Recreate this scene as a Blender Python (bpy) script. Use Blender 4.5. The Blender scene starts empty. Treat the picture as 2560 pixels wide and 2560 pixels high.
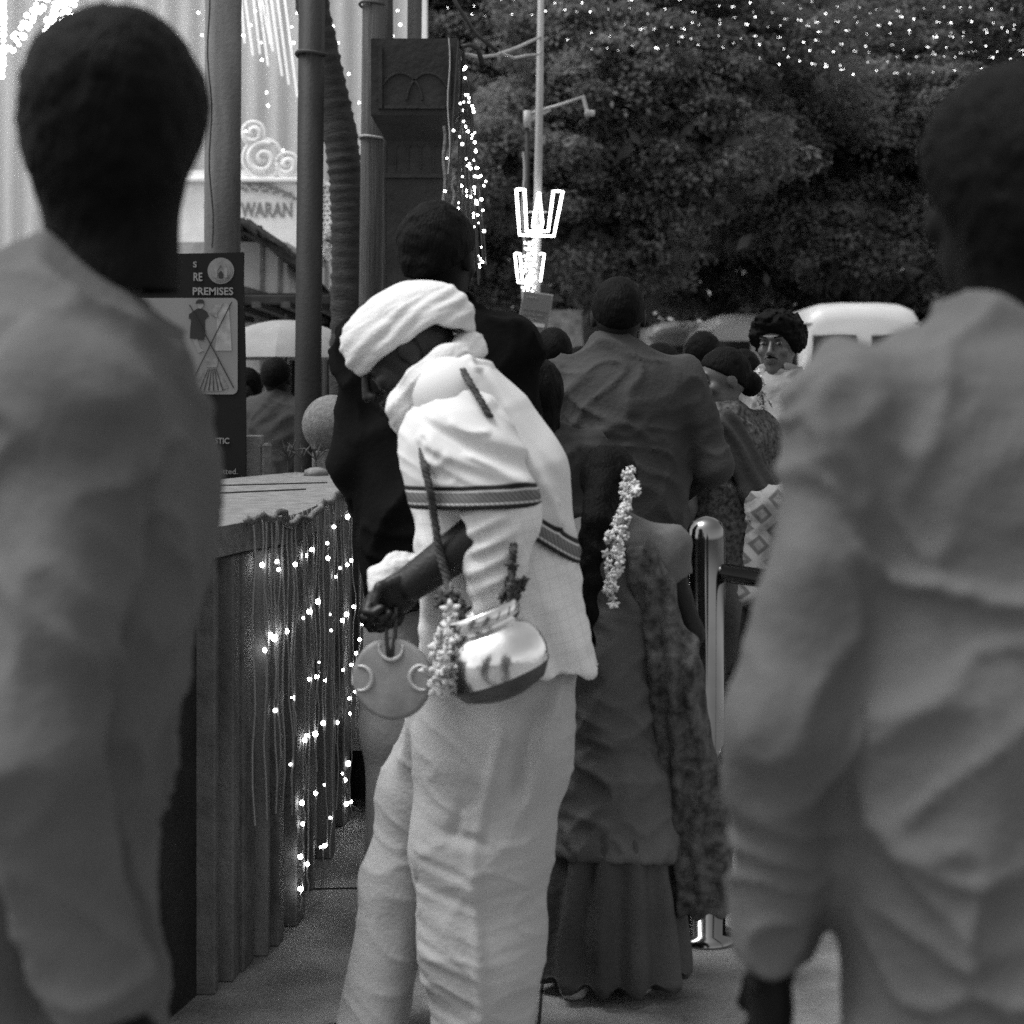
import bpy, math, random
import numpy as np
from mathutils import Vector, Matrix

random.seed(7)
RNG = np.random.default_rng(11)
SC = bpy.context.scene
COL = SC.collection

# ------------------------------------------------------------------ camera, sky, sun, exposure
F, CH, HY = 4200.0, 1.27, 1000.0          # focal length and horizon in photo pixels, eye height in metres
cam_d = bpy.data.cameras.new('camera'); cam = bpy.data.objects.new('camera', cam_d); COL.objects.link(cam)
cam.location = (0, 0, CH); cam.rotation_euler = (math.radians(90), 0, 0)
cam_d.sensor_fit = 'HORIZONTAL'; cam_d.sensor_width = 36.0; cam_d.lens = 36.0 * F / 2560.0
cam_d.shift_y = -(1280.0 - HY) / 2560.0
cam_d.clip_start = 0.05; cam_d.clip_end = 400
cam_d.dof.use_dof = True; cam_d.dof.focus_distance = 4.8; cam_d.dof.aperture_fstop = 59.0 / 13.5
SC.camera = cam
W = bpy.data.worlds.new('World'); SC.world = W; W.use_nodes = True
wn = W.node_tree; bg = wn.nodes['Background']
sky = wn.nodes.new('ShaderNodeTexSky'); sky.sky_type = 'NISHITA'; sky.sun_disc = False
SUN_EL, SUN_AZ = math.radians(64), math.radians(255)      # azimuth measured clockwise from +Y
sky.sun_elevation = SUN_EL; sky.sun_rotation = SUN_AZ; sky.dust_density = 3.0
bw = wn.nodes.new('ShaderNodeRGBToBW')
wn.links.new(sky.outputs[0], bw.inputs[0]); wn.links.new(bw.outputs[0], bg.inputs['Color'])
bg.inputs['Strength'].default_value = 0.15
sun_d = bpy.data.lights.new('sun', 'SUN'); sun = bpy.data.objects.new('sun', sun_d); COL.objects.link(sun)
sun_d.energy = 1.2; sun_d.angle = math.radians(24); sun_d.color = (1, 1, 1)
sd = Vector((math.sin(SUN_AZ) * math.cos(SUN_EL), math.cos(SUN_AZ) * math.cos(SUN_EL), math.sin(SUN_EL)))
sun.rotation_euler = sd.to_track_quat('Z', 'Y').to_euler(); sun.location = sd * 30
SC.view_settings.view_transform = 'Standard'; SC.view_settings.look = 'None'
SC.view_settings.exposure = 0.95; SC.view_settings.gamma = 1.0
SC.render.engine = 'CYCLES'; SC.cycles.use_denoising = False; SC.cycles.max_bounces = 5
SC.cycles.diffuse_bounces = 3; SC.cycles.glossy_bounces = 3

def P(px, py, D):
    return np.array([(px - 1280.0) / F * D, D, CH - (py - HY) / F * D])

# ------------------------------------------------------------------ materials (all grey: the photograph is black and white)
def nd(nt, t, **kw):
    n = nt.nodes.new(t)
    for k, v in kw.items(): setattr(n, k, v)
    return n
def ramp(nt, stops):
    r = nd(nt, 'ShaderNodeValToRGB'); e = r.color_ramp.elements
    while len(e) < len(stops): e.new(0.5)
    for k, (p, v) in enumerate(stops): e[k].position = p; e[k].color = (v, v, v, 1)
    return r
def base_mat(name):
    m = bpy.data.materials.new(name); m.use_nodes = True
    return m, m.node_tree, m.node_tree.nodes['Principled BSDF']
def M(name, v, rough=0.8, var=0.2, scale=6.0, stretch=(1, 1, 1), bump=0.0, bscale=60.0, bstretch=(1, 1, 1), metal=0.0, spec=0.3, sheen=0.0):
    m, nt, b = base_mat(name)
    tc = nd(nt, 'ShaderNodeTexCoord'); mp = nd(nt, 'ShaderNodeMapping'); mp.inputs['Scale'].default_value = stretch
    nz = nd(nt, 'ShaderNodeTexNoise'); nz.inputs['Scale'].default_value = scale; nz.inputs['Detail'].default_value = 5
    r = ramp(nt, [(0.3, v * (1 - var)), (0.7, v * (1 + var))])
    nt.links.new(tc.outputs['Object'], mp.inputs[0]); nt.links.new(mp.outputs[0], nz.inputs['Vector'])
    nt.links.new(nz.outputs['Fac'], r.inputs[0]); nt.links.new(r.outputs[0], b.inputs['Base Color'])
    b.inputs['Roughness'].default_value = rough; b.inputs['Metallic'].default_value = metal
    b.inputs['Specular IOR Level'].default_value = spec; b.inputs['Sheen Weight'].default_value = sheen
    if bump:
        mp2 = nd(nt, 'ShaderNodeMapping'); mp2.inputs['Scale'].default_value = bstretch
        nz2 = nd(nt, 'ShaderNodeTexNoise'); nz2.inputs['Scale'].default_value = bscale; nz2.inputs['Detail'].default_value = 6
        bp = nd(nt, 'ShaderNodeBump'); bp.inputs['Strength'].default_value = bump; bp.inputs['Distance'].default_value = 0.01
        nt.links.new(tc.outputs['Object'], mp2.inputs[0]); nt.links.new(mp2.outputs[0], nz2.inputs['Vector'])
        nt.links.new(nz2.outputs['Fac'], bp.inputs['Height']); nt.links.new(bp.outputs[0], b.inputs['Normal'])
    return m
def EM(name, s, base=0.8):
    m, nt, b = base_mat(name)
    b.inputs['Base Color'].default_value = (base,) * 3 + (1,)
    b.inputs['Emission Color'].default_value = (1, 1, 1, 1); b.inputs['Emission Strength'].default_value = s
    return m

MT = dict(
    ground=M('concrete_ground', 0.19, 0.6, 0.55, 4.5, bump=0.6, bscale=70, spec=0.35),
    slab=M('granite_slab', 0.16, 0.75, 0.3, 22, bump=0.4, bscale=120),
    wallstone=M('parapet_stone', 0.16, 0.85, 0.4, 9, stretch=(1, 1, 0.25), bump=0.5, bscale=50),
    darkstone=M('carved_dark_stone', 0.02, 0.8, 0.35, 10, bump=0.5, bscale=40),
    ballstone=M('grey_granite', 0.15, 0.85, 0.3, 60, bump=0.4, bscale=150),
    facade=M('white_cloth_backdrop', 0.47, 0.85, 0.06, 3, stretch=(14, 1, 0.2), bump=0.3, bscale=20, bstretch=(6, 1, 0.2)),
    whitepaint=M('white_plaster', 0.82, 0.7, 0.08, 8, bump=0.2, bscale=40),
    greyprint=M('grey_lettering', 0.22, 0.7, 0.1, 20),
    hutwall=M('hut_tarpaulin_wall', 0.40, 0.8, 0.25, 4, stretch=(1, 1, 0.3), bump=0.3, bscale=20),
    tile=M('old_roof_tile', 0.05, 0.85, 0.4, 15, bump=0.6, bscale=40),
    darkwood=M('dark_wood', 0.03, 0.8, 0.4, 8, stretch=(1, 1, 0.1), bump=0.3),
    concretepole=M('concrete_pole', 0.10, 0.85, 0.35, 7, stretch=(1.5, 1.5, 0.3), bump=0.35, bscale=60),
    steelpole=M('painted_steel_pole', 0.022, 0.6, 0.4, 10, stretch=(1, 1, 0.3), bump=0.2, spec=0.2),
    woodpole=M('weathered_wood_pole', 0.06, 0.85, 0.4, 30, stretch=(4, 4, 0.15), bump=0.6, bscale=60, bstretch=(3, 3, 0.1)),
    palm=M('palm_bark', 0.030, 0.9, 0.4, 12, stretch=(1, 1, 3), bump=0.8, bscale=30, bstretch=(1, 1, 4)),
    galv=M('galvanised_pole', 0.32, 0.5, 0.2, 14, stretch=(1, 1, 0.2), spec=0.5),
    cable=M('dark_cable', 0.03, 0.6), cablelight=M('pale_cable', 0.35, 0.6), rope=M('coir_rope', 0.16, 0.9, 0.4, 80, bump=0.8, bscale=200),
    signdark=M('sign_dark_vinyl', 0.009, 0.6, 0.15, 5, spec=0.12), signlight=M('sign_pale_panel', 0.17, 0.5, 0.1, 5),
    signtext=M('sign_white_text', 0.2, 0.5, 0.05), printdark=M('print_black', 0.015, 0.5, 0.1), printgrey=M('print_grey', 0.16, 0.6, 0.35, 40), printmid=M('print_mid', 0.24, 0.6, 0.25, 30), skinprint=M('print_skin', 0.2, 0.6, 0.2),
    leaf=None,
    bark=M('tree_bark', 0.06, 0.9, 0.4, 10, bump=0.8, bscale=30),
    vanwhite=M('white_van_paint', 0.45, 0.35, 0.06, 3, spec=0.5), vangrey=M('grey_van_paint', 0.16, 0.4, 0.1, 3, spec=0.5), glass=M('dark_glass', 0.012, 0.08, 0.1, spec=0.6), rubber=M('black_rubber', 0.015, 0.8),
    chrome=None,
    skin=M('brown_skin', 0.015, 0.55, 0.15, 12, bump=0.1, bscale=120, spec=0.15), skinlight=M('lighter_brown_skin', 0.065, 0.45, 0.15, 12, bump=0.08, bscale=120, spec=0.4), skinman=M('weathered_brown_skin', 0.011, 0.42, 0.2, 14, bump=0.15, bscale=140, spec=0.3), skindark=M('dark_brown_skin', 0.006, 0.5, 0.15, 12, spec=0.08),
    hair=M('black_hair', 0.0035, 0.6, 0.4, 60, stretch=(1, 1, 0.3), bump=0.6, bscale=160, bstretch=(1, 1, 0.35), spec=0.06),
    white=M('white_cotton', 0.55, 0.95, 0.08, 9, bump=0.25, bscale=110),
    dhoti=M('cream_cotton', 0.36, 0.9, 0.07, 9, stretch=(0.6, 0.6, 2), bump=0.2, bscale=90, sheen=0.1),
    blackcloth=M('black_wool', 0.006, 0.95, 0.3, 9, bump=0.2, spec=0.04), greycloth=M('mid_grey_cotton', 0.036, 0.9, 0.25, 6, bump=0.3, bscale=70), palecloth=M('pale_grey_cotton', 0.22, 0.9, 0.15, 5, bump=0.3, bscale=60),
    shirtleft=M('light_grey_shirt', 0.085, 0.9, 0.15, 5, bump=0.3, bscale=60), shirtright=M('grey_shirt', 0.09, 0.9, 0.15, 5, bump=0.3, bscale=60),
    trouserdark=M('charcoal_trousers', 0.018, 0.9, 0.25, 7, bump=0.2, spec=0.1), trousergrey=M('grey_trousers', 0.2, 0.9, 0.2, 7, bump=0.2),
    tunic=M('grey_silk_tunic', 0.075, 0.6, 0.3, 8, stretch=(1, 1, 0.3), bump=0.2, bscale=50, spec=0.4), skirt=M('dark_skirt', 0.05, 0.8, 0.4, 10, stretch=(1, 1, 0.2), bump=0.3),
    dupatta=M('mottled_scarf', 0.055, 0.8, 0.75, 45, bump=0.4), darkdress=M('dark_dress', 0.025, 0.9, 0.4, 14, bump=0.3),
    flower=M('jasmine_petals', 0.5, 0.8, 0.25, 60), flowerdark=M('dark_marigold', 0.05, 0.85, 0.4, 60, bump=0.5),
    gong=M('dull_bell_metal', 0.22, 0.55, 0.2, 20, metal=0.1, bump=0.1), gongmark=M('polished_bell_metal', 0.42, 0.4, 0.1, 20, metal=0.3),
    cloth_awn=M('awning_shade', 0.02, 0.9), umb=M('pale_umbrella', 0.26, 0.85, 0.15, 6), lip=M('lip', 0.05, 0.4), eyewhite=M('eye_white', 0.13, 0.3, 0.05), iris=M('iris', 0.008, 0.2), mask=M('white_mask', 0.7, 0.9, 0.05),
    shoe=M('pale_shoe', 0.4, 0.5, 0.2, 20), sole=M('dark_sole', 0.02, 0.8), wallfar=M('far_wall', 0.10, 0.9, 0.5, 3, bump=0.4, bscale=12), poster=M('wall_patch', 0.22, 0.9, 0.5, 6),
    bulb=EM('lit_bulb', 14), bulbdim=EM('lit_bulb_dim', 4), farbulb=EM('lit_far_bulb', 9), treebulb=EM('lit_tree_bulb', 6), treebulbdim=EM('lit_tree_bulb_dim', 2), tube=EM('lit_led_tube', 4.0), meteor=EM('lit_drip_tube', 0.5), plate=M('sign_mid_grey', 0.13, 0.5, 0.1, 8), plateedge=M('sign_pale_edge', 0.45, 0.5, 0.1),
    plant=M('weed_leaf', 0.06, 0.8, 0.4, 20), drapes=M('grey_drape', 0.34, 0.9, 0.15, 4, bump=0.2), step=M('step_stone', 0.13, 0.85, 0.35, 12, bump=0.5, bscale=60),
)
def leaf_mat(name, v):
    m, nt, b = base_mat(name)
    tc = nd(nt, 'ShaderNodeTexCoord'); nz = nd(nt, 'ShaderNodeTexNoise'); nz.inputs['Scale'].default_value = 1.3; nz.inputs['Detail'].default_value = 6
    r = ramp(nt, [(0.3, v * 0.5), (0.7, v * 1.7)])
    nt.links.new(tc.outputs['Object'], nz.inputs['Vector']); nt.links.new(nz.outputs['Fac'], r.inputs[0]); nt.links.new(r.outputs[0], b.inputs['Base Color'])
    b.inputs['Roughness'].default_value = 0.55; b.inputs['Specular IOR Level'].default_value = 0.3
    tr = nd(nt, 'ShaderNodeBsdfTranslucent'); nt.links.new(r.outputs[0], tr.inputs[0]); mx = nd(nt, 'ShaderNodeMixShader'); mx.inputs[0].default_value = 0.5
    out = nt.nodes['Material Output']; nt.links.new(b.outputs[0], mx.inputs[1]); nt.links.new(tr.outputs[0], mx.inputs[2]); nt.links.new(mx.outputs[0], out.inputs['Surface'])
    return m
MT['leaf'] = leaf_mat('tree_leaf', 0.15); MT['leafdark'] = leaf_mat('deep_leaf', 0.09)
MT['chrome'] = M('polished_steel', 0.20, 0.14, 0.1, 12, metal=1.0)
MT['brass'] = M('hammered_brass', 0.72, 0.20, 0.12, 30, metal=1.0, bump=0.16, bscale=28)
MT['brassdark'] = M('reflection_chasing_brass', 0.10, 0.5, 0.3, 18, metal=0.6, bump=0.2)  # dark brass: reflected dark painted on the pot base, also the rim chasing

def stripe_mat(name):
    # cotton with a woven border: reads the 'edge' attribute (metres above the hem) and 'run' (metres along it)
    m, nt, b = base_mat(name)
    at = nd(nt, 'ShaderNodeAttribute', attribute_name='edge'); ar = nd(nt, 'ShaderNodeAttribute', attribute_name='run')
    r = nd(nt, 'ShaderNodeValToRGB'); r.color_ramp.interpolation = 'LINEAR'
    st = [(0.0, .02), (0.0085, .02), (0.0100, .42), (0.0118, .42), (0.0130, .10), (0.0310, .14), (0.0322, .5), (0.0340, .5), (0.0352, .015), (0.0420, .015), (0.0440, .45), (0.06, .57)]
    e = r.color_ramp.elements
    while len(e) < len(st): e.new(0.5)
    for k, (p, v) in enumerate(st): e[k].position = p / 0.06; e[k].color = (v, v, v, 1)
    dv = nd(nt, 'ShaderNodeMath', operation='DIVIDE'); dv.inputs[1].default_value = 0.06
    nt.links.new(at.outputs['Fac'], dv.inputs[0]); nt.links.new(dv.outputs[0], r.inputs[0])
    # woven diamonds in the middle of the band
    s1 = nd(nt, 'ShaderNodeMath', operation='ADD'); nt.links.new(at.outputs['Fac'], s1.inputs[0]); nt.links.new(ar.outputs['Fac'], s1.inputs[1])
    sn = nd(nt, 'ShaderNodeMath', operation='MULTIPLY'); sn.inputs[1].default_value = 700; nt.links.new(s1.outputs[0], sn.inputs[0])
    si = nd(nt, 'ShaderNodeMath', operation='SINE'); nt.links.new(sn.outputs[0], si.inputs[0])
    mr = nd(nt, 'ShaderNodeMapRange'); mr.inputs['From Min'].default_value = -1; mr.inputs['To Min'].default_value = 0.6; mr.inputs['To Max'].default_value = 1.3
    nt.links.new(si.outputs[0], mr.inputs['Value'])
    lt = nd(nt, 'ShaderNodeMath', operation='LESS_THAN'); lt.inputs[1].default_value = 0.031; nt.links.new(at.outputs['Fac'], lt.inputs[0])
    mx = nd(nt, 'ShaderNodeMix', data_type='FLOAT'); mx.inputs[2].default_value = 1.0
    nt.links.new(lt.outputs[0], mx.inputs[0]); nt.links.new(mr.outputs[0], mx.inputs[3])
    ml = nd(nt, 'ShaderNodeVectorMath', operation='SCALE'); nt.links.new(r.outputs[0], ml.inputs[0]); nt.links.new(mx.outputs[0], ml.inputs['Scale'])
    nt.links.new(ml.outputs[0], b.inputs['Base Color']); b.inputs['Roughness'].default_value = 0.9; b.inputs['Specular IOR Level'].default_value = 0.2
    return m
def check_mat(name, v=0.62, line=0.52, pitch=0.021):
    m, nt, b = base_mat(name)
    tc = nd(nt, 'ShaderNodeTexCoord'); sx = nd(nt, 'ShaderNodeSeparateXYZ'); nt.links.new(tc.outputs['Object'], sx.inputs[0])
    outs = []
    for ax, ph in (('X', 0.25), ('Z', -0.2)):
        o2 = 'Z' if ax == 'X' else 'X'
        a = nd(nt, 'ShaderNodeMath', operation='MULTIPLY_ADD'); a.inputs[1].default_value = ph
        nt.links.new(sx.outputs[o2], a.inputs[0]); nt.links.new(sx.outputs[ax], a.inputs[2])
        d = nd(nt, 'ShaderNodeMath', operation='DIVIDE'); d.inputs[1].default_value = pitch; nt.links.new(a.outputs[0], d.inputs[0])
        f = nd(nt, 'ShaderNodeMath', operation='FRACT'); nt.links.new(d.outputs[0], f.inputs[0])
        l = nd(nt, 'ShaderNodeMath', operation='LESS_THAN'); l.inputs[1].default_value = 0.07; nt.links.new(f.outputs[0], l.inputs[0]); outs.append(l)
    mxn = nd(nt, 'ShaderNodeMath', operation='MAXIMUM'); nt.links.new(outs[0].outputs[0], mxn.inputs[0]); nt.links.new(outs[1].outputs[0], mxn.inputs[1])
    r = ramp(nt, [(0, v), (1, line)]); nt.links.new(mxn.outputs[0], r.inputs[0]); nt.links.new(r.outputs[0], b.inputs['Base Color'])
    b.inputs['Roughness'].default_value = 0.9; b.inputs['Specular IOR Level'].default_value = 0.2
    return m
def diamond_mat(name, a, c, pitch):
    m, nt, b = base_mat(name)
    tc = nd(nt, 'ShaderNodeTexCoord'); mp = nd(nt, 'ShaderNodeMapping'); mp.inputs['Rotation'].default_value = (0, math.radians(40), 0); mp.inputs['Scale'].default_value = (1 / pitch,) * 3
    sx = nd(nt, 'ShaderNodeSeparateXYZ'); nt.links.new(tc.outputs['Object'], mp.inputs[0]); nt.links.new(mp.outputs[0], sx.inputs[0])
    fs = []
    for ax in 'XZ':
        f = nd(nt, 'ShaderNodeMath', operation='PINGPONG'); f.inputs[1].default_value = 0.5; nt.links.new(sx.outputs[ax], f.inputs[0]); fs.append(f)
    mn = nd(nt, 'ShaderNodeMath', operation='MINIMUM'); nt.links.new(fs[0].outputs[0], mn.inputs[0]); nt.links.new(fs[1].outputs[0], mn.inputs[1])
    r = ramp(nt, [(0.0, a), (0.14, a), (0.2, c), (0.3, c), (0.36, a * 0.7), (1, a * 0.7)]); nt.links.new(mn.outputs[0], r.inputs[0]); nt.links.new(r.outputs[0], b.inputs['Base Color'])
    b.inputs['Roughness'].default_value = 0.9
    return m
MT['border'] = stripe_mat('white_cotton_woven_border'); MT['check'] = check_mat('white_checked_cotton')
MT['diamond'] = diamond_mat('diamond_print_cotton', 0.16, 0.05, 0.055)
MT['blouse'] = M('printed_blouse', 0.05, 0.9, 0.9, 70, bump=0.2)

# ------------------------------------------------------------------ object helpers
def tag(o, label=None, cat=None, group=None, kind=None):
    if label: o['label'] = label
    if cat: o['category'] = cat
    if group: o['group'] = group
    if kind: o['kind'] = kind
    return o
def empty(name, loc, label=None, cat=None, group=None):
    o = bpy.data.objects.new(name, None); COL.objects.link(o); o.location = [float(c) for c in loc]; o.empty_display_size = 0.1
    return tag(o, label, cat, group)
def raw_mesh(name, V, faces, mat, smooth=True):
    me = bpy.data.meshes.new(name)
    if isinstance(faces, np.ndarray):
        n, k = faces.shape
        me.vertices.add(len(V)); me.vertices.foreach_set('co', np.asarray(V, np.float32).ravel())
        me.loops.add(n * k); me.loops.foreach_set('vertex_index', faces.astype(np.int32).ravel())
        me.polygons.add(n); me.polygons.foreach_set('loop_start', (np.arange(n) * k).astype(np.int32)); me.polygons.foreach_set('loop_total', np.full(n, k, np.int32))
        me.update(calc_edges=True)
    else:
        me.from_pydata([tuple(map(float, v)) for v in V], [], faces); me.update()
    if smooth: me.polygons.foreach_set('use_smooth', np.ones(len(me.polygons), bool))
    if mat is not None: me.materials.append(mat)
    return me
def link(name, me, parent=None, loc=(0, 0, 0)):
    o = bpy.data.objects.new(name, me); COL.objects.link(o); o.location = [float(c) for c in loc]
    if parent is not None: o.parent = parent
    return o
def obj(name, V, faces, mat, parent=None, base=None, smooth=True):
    """mesh from world coordinates; base = world position of the parent (its origin)"""
    V = np.asarray(V, float)
    if parent is not None:
        b = np.array(parent.location if base is None else base, float)
        p = parent.parent
        while base is None and p is not None: b = b + np.array(p.location); p = p.parent
        V = V - b
        return link(name, raw_mesh(name, V, faces, mat, smooth), parent)
    c = np.array([(V[:, 0].min() + V[:, 0].max()) / 2, (V[:, 1].min() + V[:, 1].max()) / 2, V[:, 2].min()]) if base is None else np.array(base, float)
    return link(name, raw_mesh(name, V - c, faces, mat, smooth), None, c)

class MB:
    def __init__(s): s.v = []; s.f = []
    def add(s, V, faces):
        n = len(s.v); s.v.extend([tuple(map(float, p)) for p in V]); s.f.extend([tuple(n + i for i in f) for f in faces]); return s
    def box(s, lo, hi, rz=0.0, c=None, bev=0.0):
        x0, y0, z0 = lo; x1, y1, z1 = hi
        if bev:
            b = bev; V = []
            for z, k in ((z0, b), (z0 + b, 0), (z1 - b, 0), (z1, b)):
                xa, xb, ya, yb = x0 + k, x1 - k, y0 + k, y1 - k; e = b if not k else 0.0
                V += [(xa + e, ya, z), (xb - e, ya, z), (xb, ya + e, z), (xb, yb - e, z), (xb - e, yb, z), (xa + e, yb, z), (xa, yb - e, z), (xa, ya + e, z)]
            fs = [tuple(reversed(range(8))), tuple(range(24, 32))]
            for q in range(3):
                for k in range(8): fs.append((q * 8 + k, q * 8 + (k + 1) % 8, q * 8 + 8 + (k + 1) % 8, q * 8 + 8 + k))
        else:
            V = [(x0, y0, z0), (x1, y0, z0), (x1, y1, z0), (x0, y1, z0), (x0, y0, z1), (x1, y0, z1), (x1, y1, z1), (x0, y1, z1)]
            fs = [(0, 3, 2, 1), (4, 5, 6, 7), (0, 1, 5, 4), (1, 2, 6, 5), (2, 3, 7, 6), (3, 0, 4, 7)]
        if rz:
            c = c or ((x0 + x1) / 2, (y0 + y1) / 2); cs, sn = math.cos(rz), math.sin(rz)
            V = [(c[0] + (x - c[0]) * cs - (y - c[1]) * sn, c[1] + (x - c[0]) * sn + (y - c[1]) * cs, z) for x, y, z in V]
        return s.add(V, fs)
    def tube(s, pts, rad, n=8, cap=True):
        pts = [Vector([float(c) for c in p]) for p in pts]
        rad = [rad] * len(pts) if np.isscalar(rad) else list(rad)
        V = []; up = None
        for i, p in enumerate(pts):
            t = (pts[min(i + 1, len(pts) - 1)] - pts[max(i - 1, 0)]).normalized()
            if up is None: up = Vector((0, 0, 1)) if abs(t.z) < 0.9 else Vector((1, 0, 0))
            a = t.cross(up).normalized() if t.cross(up).length > 1e-6 else t.orthogonal().normalized(); b = a.cross(t); up = b
            for k in range(n):
                th = 2 * math.pi * k / n; V.append(p + (a * math.cos(th) + b * math.sin(th)) * rad[i])
        fs = []
        for i in range(len(pts) - 1):
            for k in range(n): fs.append((i * n + k, i * n + (k + 1) % n, (i + 1) * n + (k + 1) % n, (i + 1) * n + k))
        if cap: fs += [tuple(range(n))[::-1], tuple(range((len(pts) - 1) * n, len(pts) * n))]
        return s.add(V, fs)
    def lathe(s, prof, c=(0, 0, 0), n=32, R=None):
        V = []; m = len(prof)
        for r, z in prof:
            for k in range(n):
                th = 2 * math.pi * k / n; q = Vector((r * math.cos(th), r * math.sin(th), z))
                if R is not None: q = R @ q
                V.append((q.x + c[0], q.y + c[1], q.z + c[2]))
        fs = [(i * n + k, i * n + (k + 1) % n, (i + 1) * n + (k + 1) % n, (i + 1) * n + k) for i in range(m - 1) for k in range(n)]
        return s.add(V, fs)
    def poly(s, pts, thick):
        """flat outline in the XZ plane (world points), given thickness towards +Y"""
        n = len(pts); V = list(pts) + [(p[0], p[1] + thick, p[2]) for p in pts]
        fs = [tuple(range(n)), tuple(range(2 * n - 1, n - 1, -1))] + [(i, i + n, (i + 1) % n + n, (i + 1) % n) for i in range(n)]
        return s.add(V, fs)
    def build(s, name, mat, parent=None, smooth=False, base=None):
        return obj(name, s.v, s.f, mat, parent, base, smooth)

def text_mesh(txt, size, extrude=0.0015, bold=False):
    cu = bpy.data.curves.new('lettering', 'FONT'); cu.body = txt; cu.size = size; cu.extrude = extrude; cu.align_x = 'LEFT'
    if bold: cu.offset = size * 0.018
    cu.resolution_u = 3
    o = bpy.data.objects.new('lettering', cu); COL.objects.link(o)
    dg = bpy.context.evaluated_depsgraph_get(); dg.update()
    me = bpy.data.meshes.new_from_object(o.evaluated_get(dg)); bpy.data.objects.remove(o)
    return me
def lettering(txt, x0, y_base, x1, cap, D, mat, parent, slant=0.0, bold=False, rot=None):
    """flat letters standing in the XZ plane; photo px of left, baseline, right, cap height; D distance"""
    me = text_mesh(txt, 1.0, 0.0015, bold)
    n = len(me.vertices); co = np.empty(n * 3, np.float32); me.vertices.foreach_get('co', co); co = co.reshape(-1, 3).astype(float)
    if n == 0: return None
    w = co[:, 0].max() - co[:, 0].min(); hgt = np.percentile(co[:, 1], 99.5) - 0.0
    k = D / F
    X = (co[:, 0] - co[:, 0].min()) / w * (x1 - x0) * k; Z = co[:, 1] / 0.69 * cap * k
    a, b = X, Z
    if rot is not None:
        cs, sn = math.cos(rot), math.sin(rot); a, b = X * cs - Z * sn, X * sn + Z * cs
    o0 = P(x0, y_base, D)
    Vw = np.stack([o0[0] + a, o0[1] - co[:, 2], o0[2] + b], 1)
    pb = np.array(parent.location)
    me.vertices.foreach_set('co', (Vw - pb).astype(np.float32).ravel()); me.materials.clear(); me.materials.append(mat); me.update()
    return link('lettering', me, parent)

# ------------------------------------------------------------------ numpy noise, signed distances, surface nets
def vnoise(p, seed=0):
    p = np.asarray(p, np.float64); i = np.floor(p).astype(np.int64); f = p - i; f = f * f * (3 - 2 * f)
    def hsh(x, y, z):
        h = (x * 374761393 + y * 668265263 + z * 2147483647 + seed * 974634777) & 0x7fffffff
        h = ((h ^ (h >> 13)) * 1274126177) & 0x7fffffff
        return ((h ^ (h >> 16)) & 0xffff) / 65535.0
    r = 0
    for dx in (0, 1):
        for dy in (0, 1):
            for dz in (0, 1):
                w = (f[:, 0] if dx else 1 - f[:, 0]) * (f[:, 1] if dy else 1 - f[:, 1]) * (f[:, 2] if dz else 1 - f[:, 2])
                r = r + w * hsh(i[:, 0] + dx, i[:, 1] + dy, i[:, 2] + dz)
    return r * 2 - 1
def fbm(p, seed=0, oct=3):
    a, r = 1.0, 0
    for k in range(oct): r = r + a * vnoise(p * (2.03 ** k) + 17.3 * k, seed + k); a *= 0.5
    return r
def smin(a, b, k):
    h = np.clip(0.5 + 0.5 * (b - a) / k, 0, 1)
    return b + (a - b) * h - k * h * (1 - h)
def smax(a, b, k): return -smin(-a, -b, k)
def cap(a, b, ra, rb=None):
    a = np.array(a, float); b = np.array(b, float); rb = ra if rb is None else rb; ba = b - a; L = max(float(ba @ ba), 1e-9)
    def f(p):
        t = np.clip(((p - a) @ ba) / L, 0, 1)
        q = p - a - t[:, None] * ba
        return np.sqrt((q * q).sum(1)) - (ra + (rb - ra) * t)
    return f
def capf(a, b, ra, rb, axis, s):
    """round cone whose width along 'axis' is multiplied by s"""
    ax = np.array(axis, float); ax /= np.linalg.norm(ax); a = np.array(a, float); b = np.array(b, float)
    b2 = b + ax * ((b - a) @ ax) * (1 / s - 1); g = cap(a, b2, ra, rb)
    m = min(1.0, s)
    return lambda p: g(p + ((p - a) @ ax * (1 / s - 1))[:, None] * ax) * (m if s < 1 else 1.0)
def ell(c, r, R=None):
    c = np.array(c, float); r = np.array(r, float)
    def f(p):
        q = p - c
        if R is not None: q = q @ R
        k0 = np.sqrt(((q / r) ** 2).sum(1)); k1 = np.sqrt(((q / r ** 2) ** 2).sum(1)) + 1e-9
        return k0 * (k0 - 1) / k1
    return f
def U(k, *fs):
    def f(p):
        d = fs[0](p)
        for g in fs[1:]: d = smin(d, g(p), k)
        return d
    return f
def cut(f, n, c, k=0.0):
    """keep the side where dot(p-c, n) < 0"""
    n = np.array(n, float); n /= np.linalg.norm(n); c = np.array(c, float)
    def g(p):
        d = (p - c) @ n
        return np.maximum(f(p), d) if not k else smax(f(p), d, k)
    return g
def sub(f, g, k=0.004): return lambda p: smax(f(p), -g(p), k)
def grow(f, r): return lambda p: f(p) - r

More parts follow.
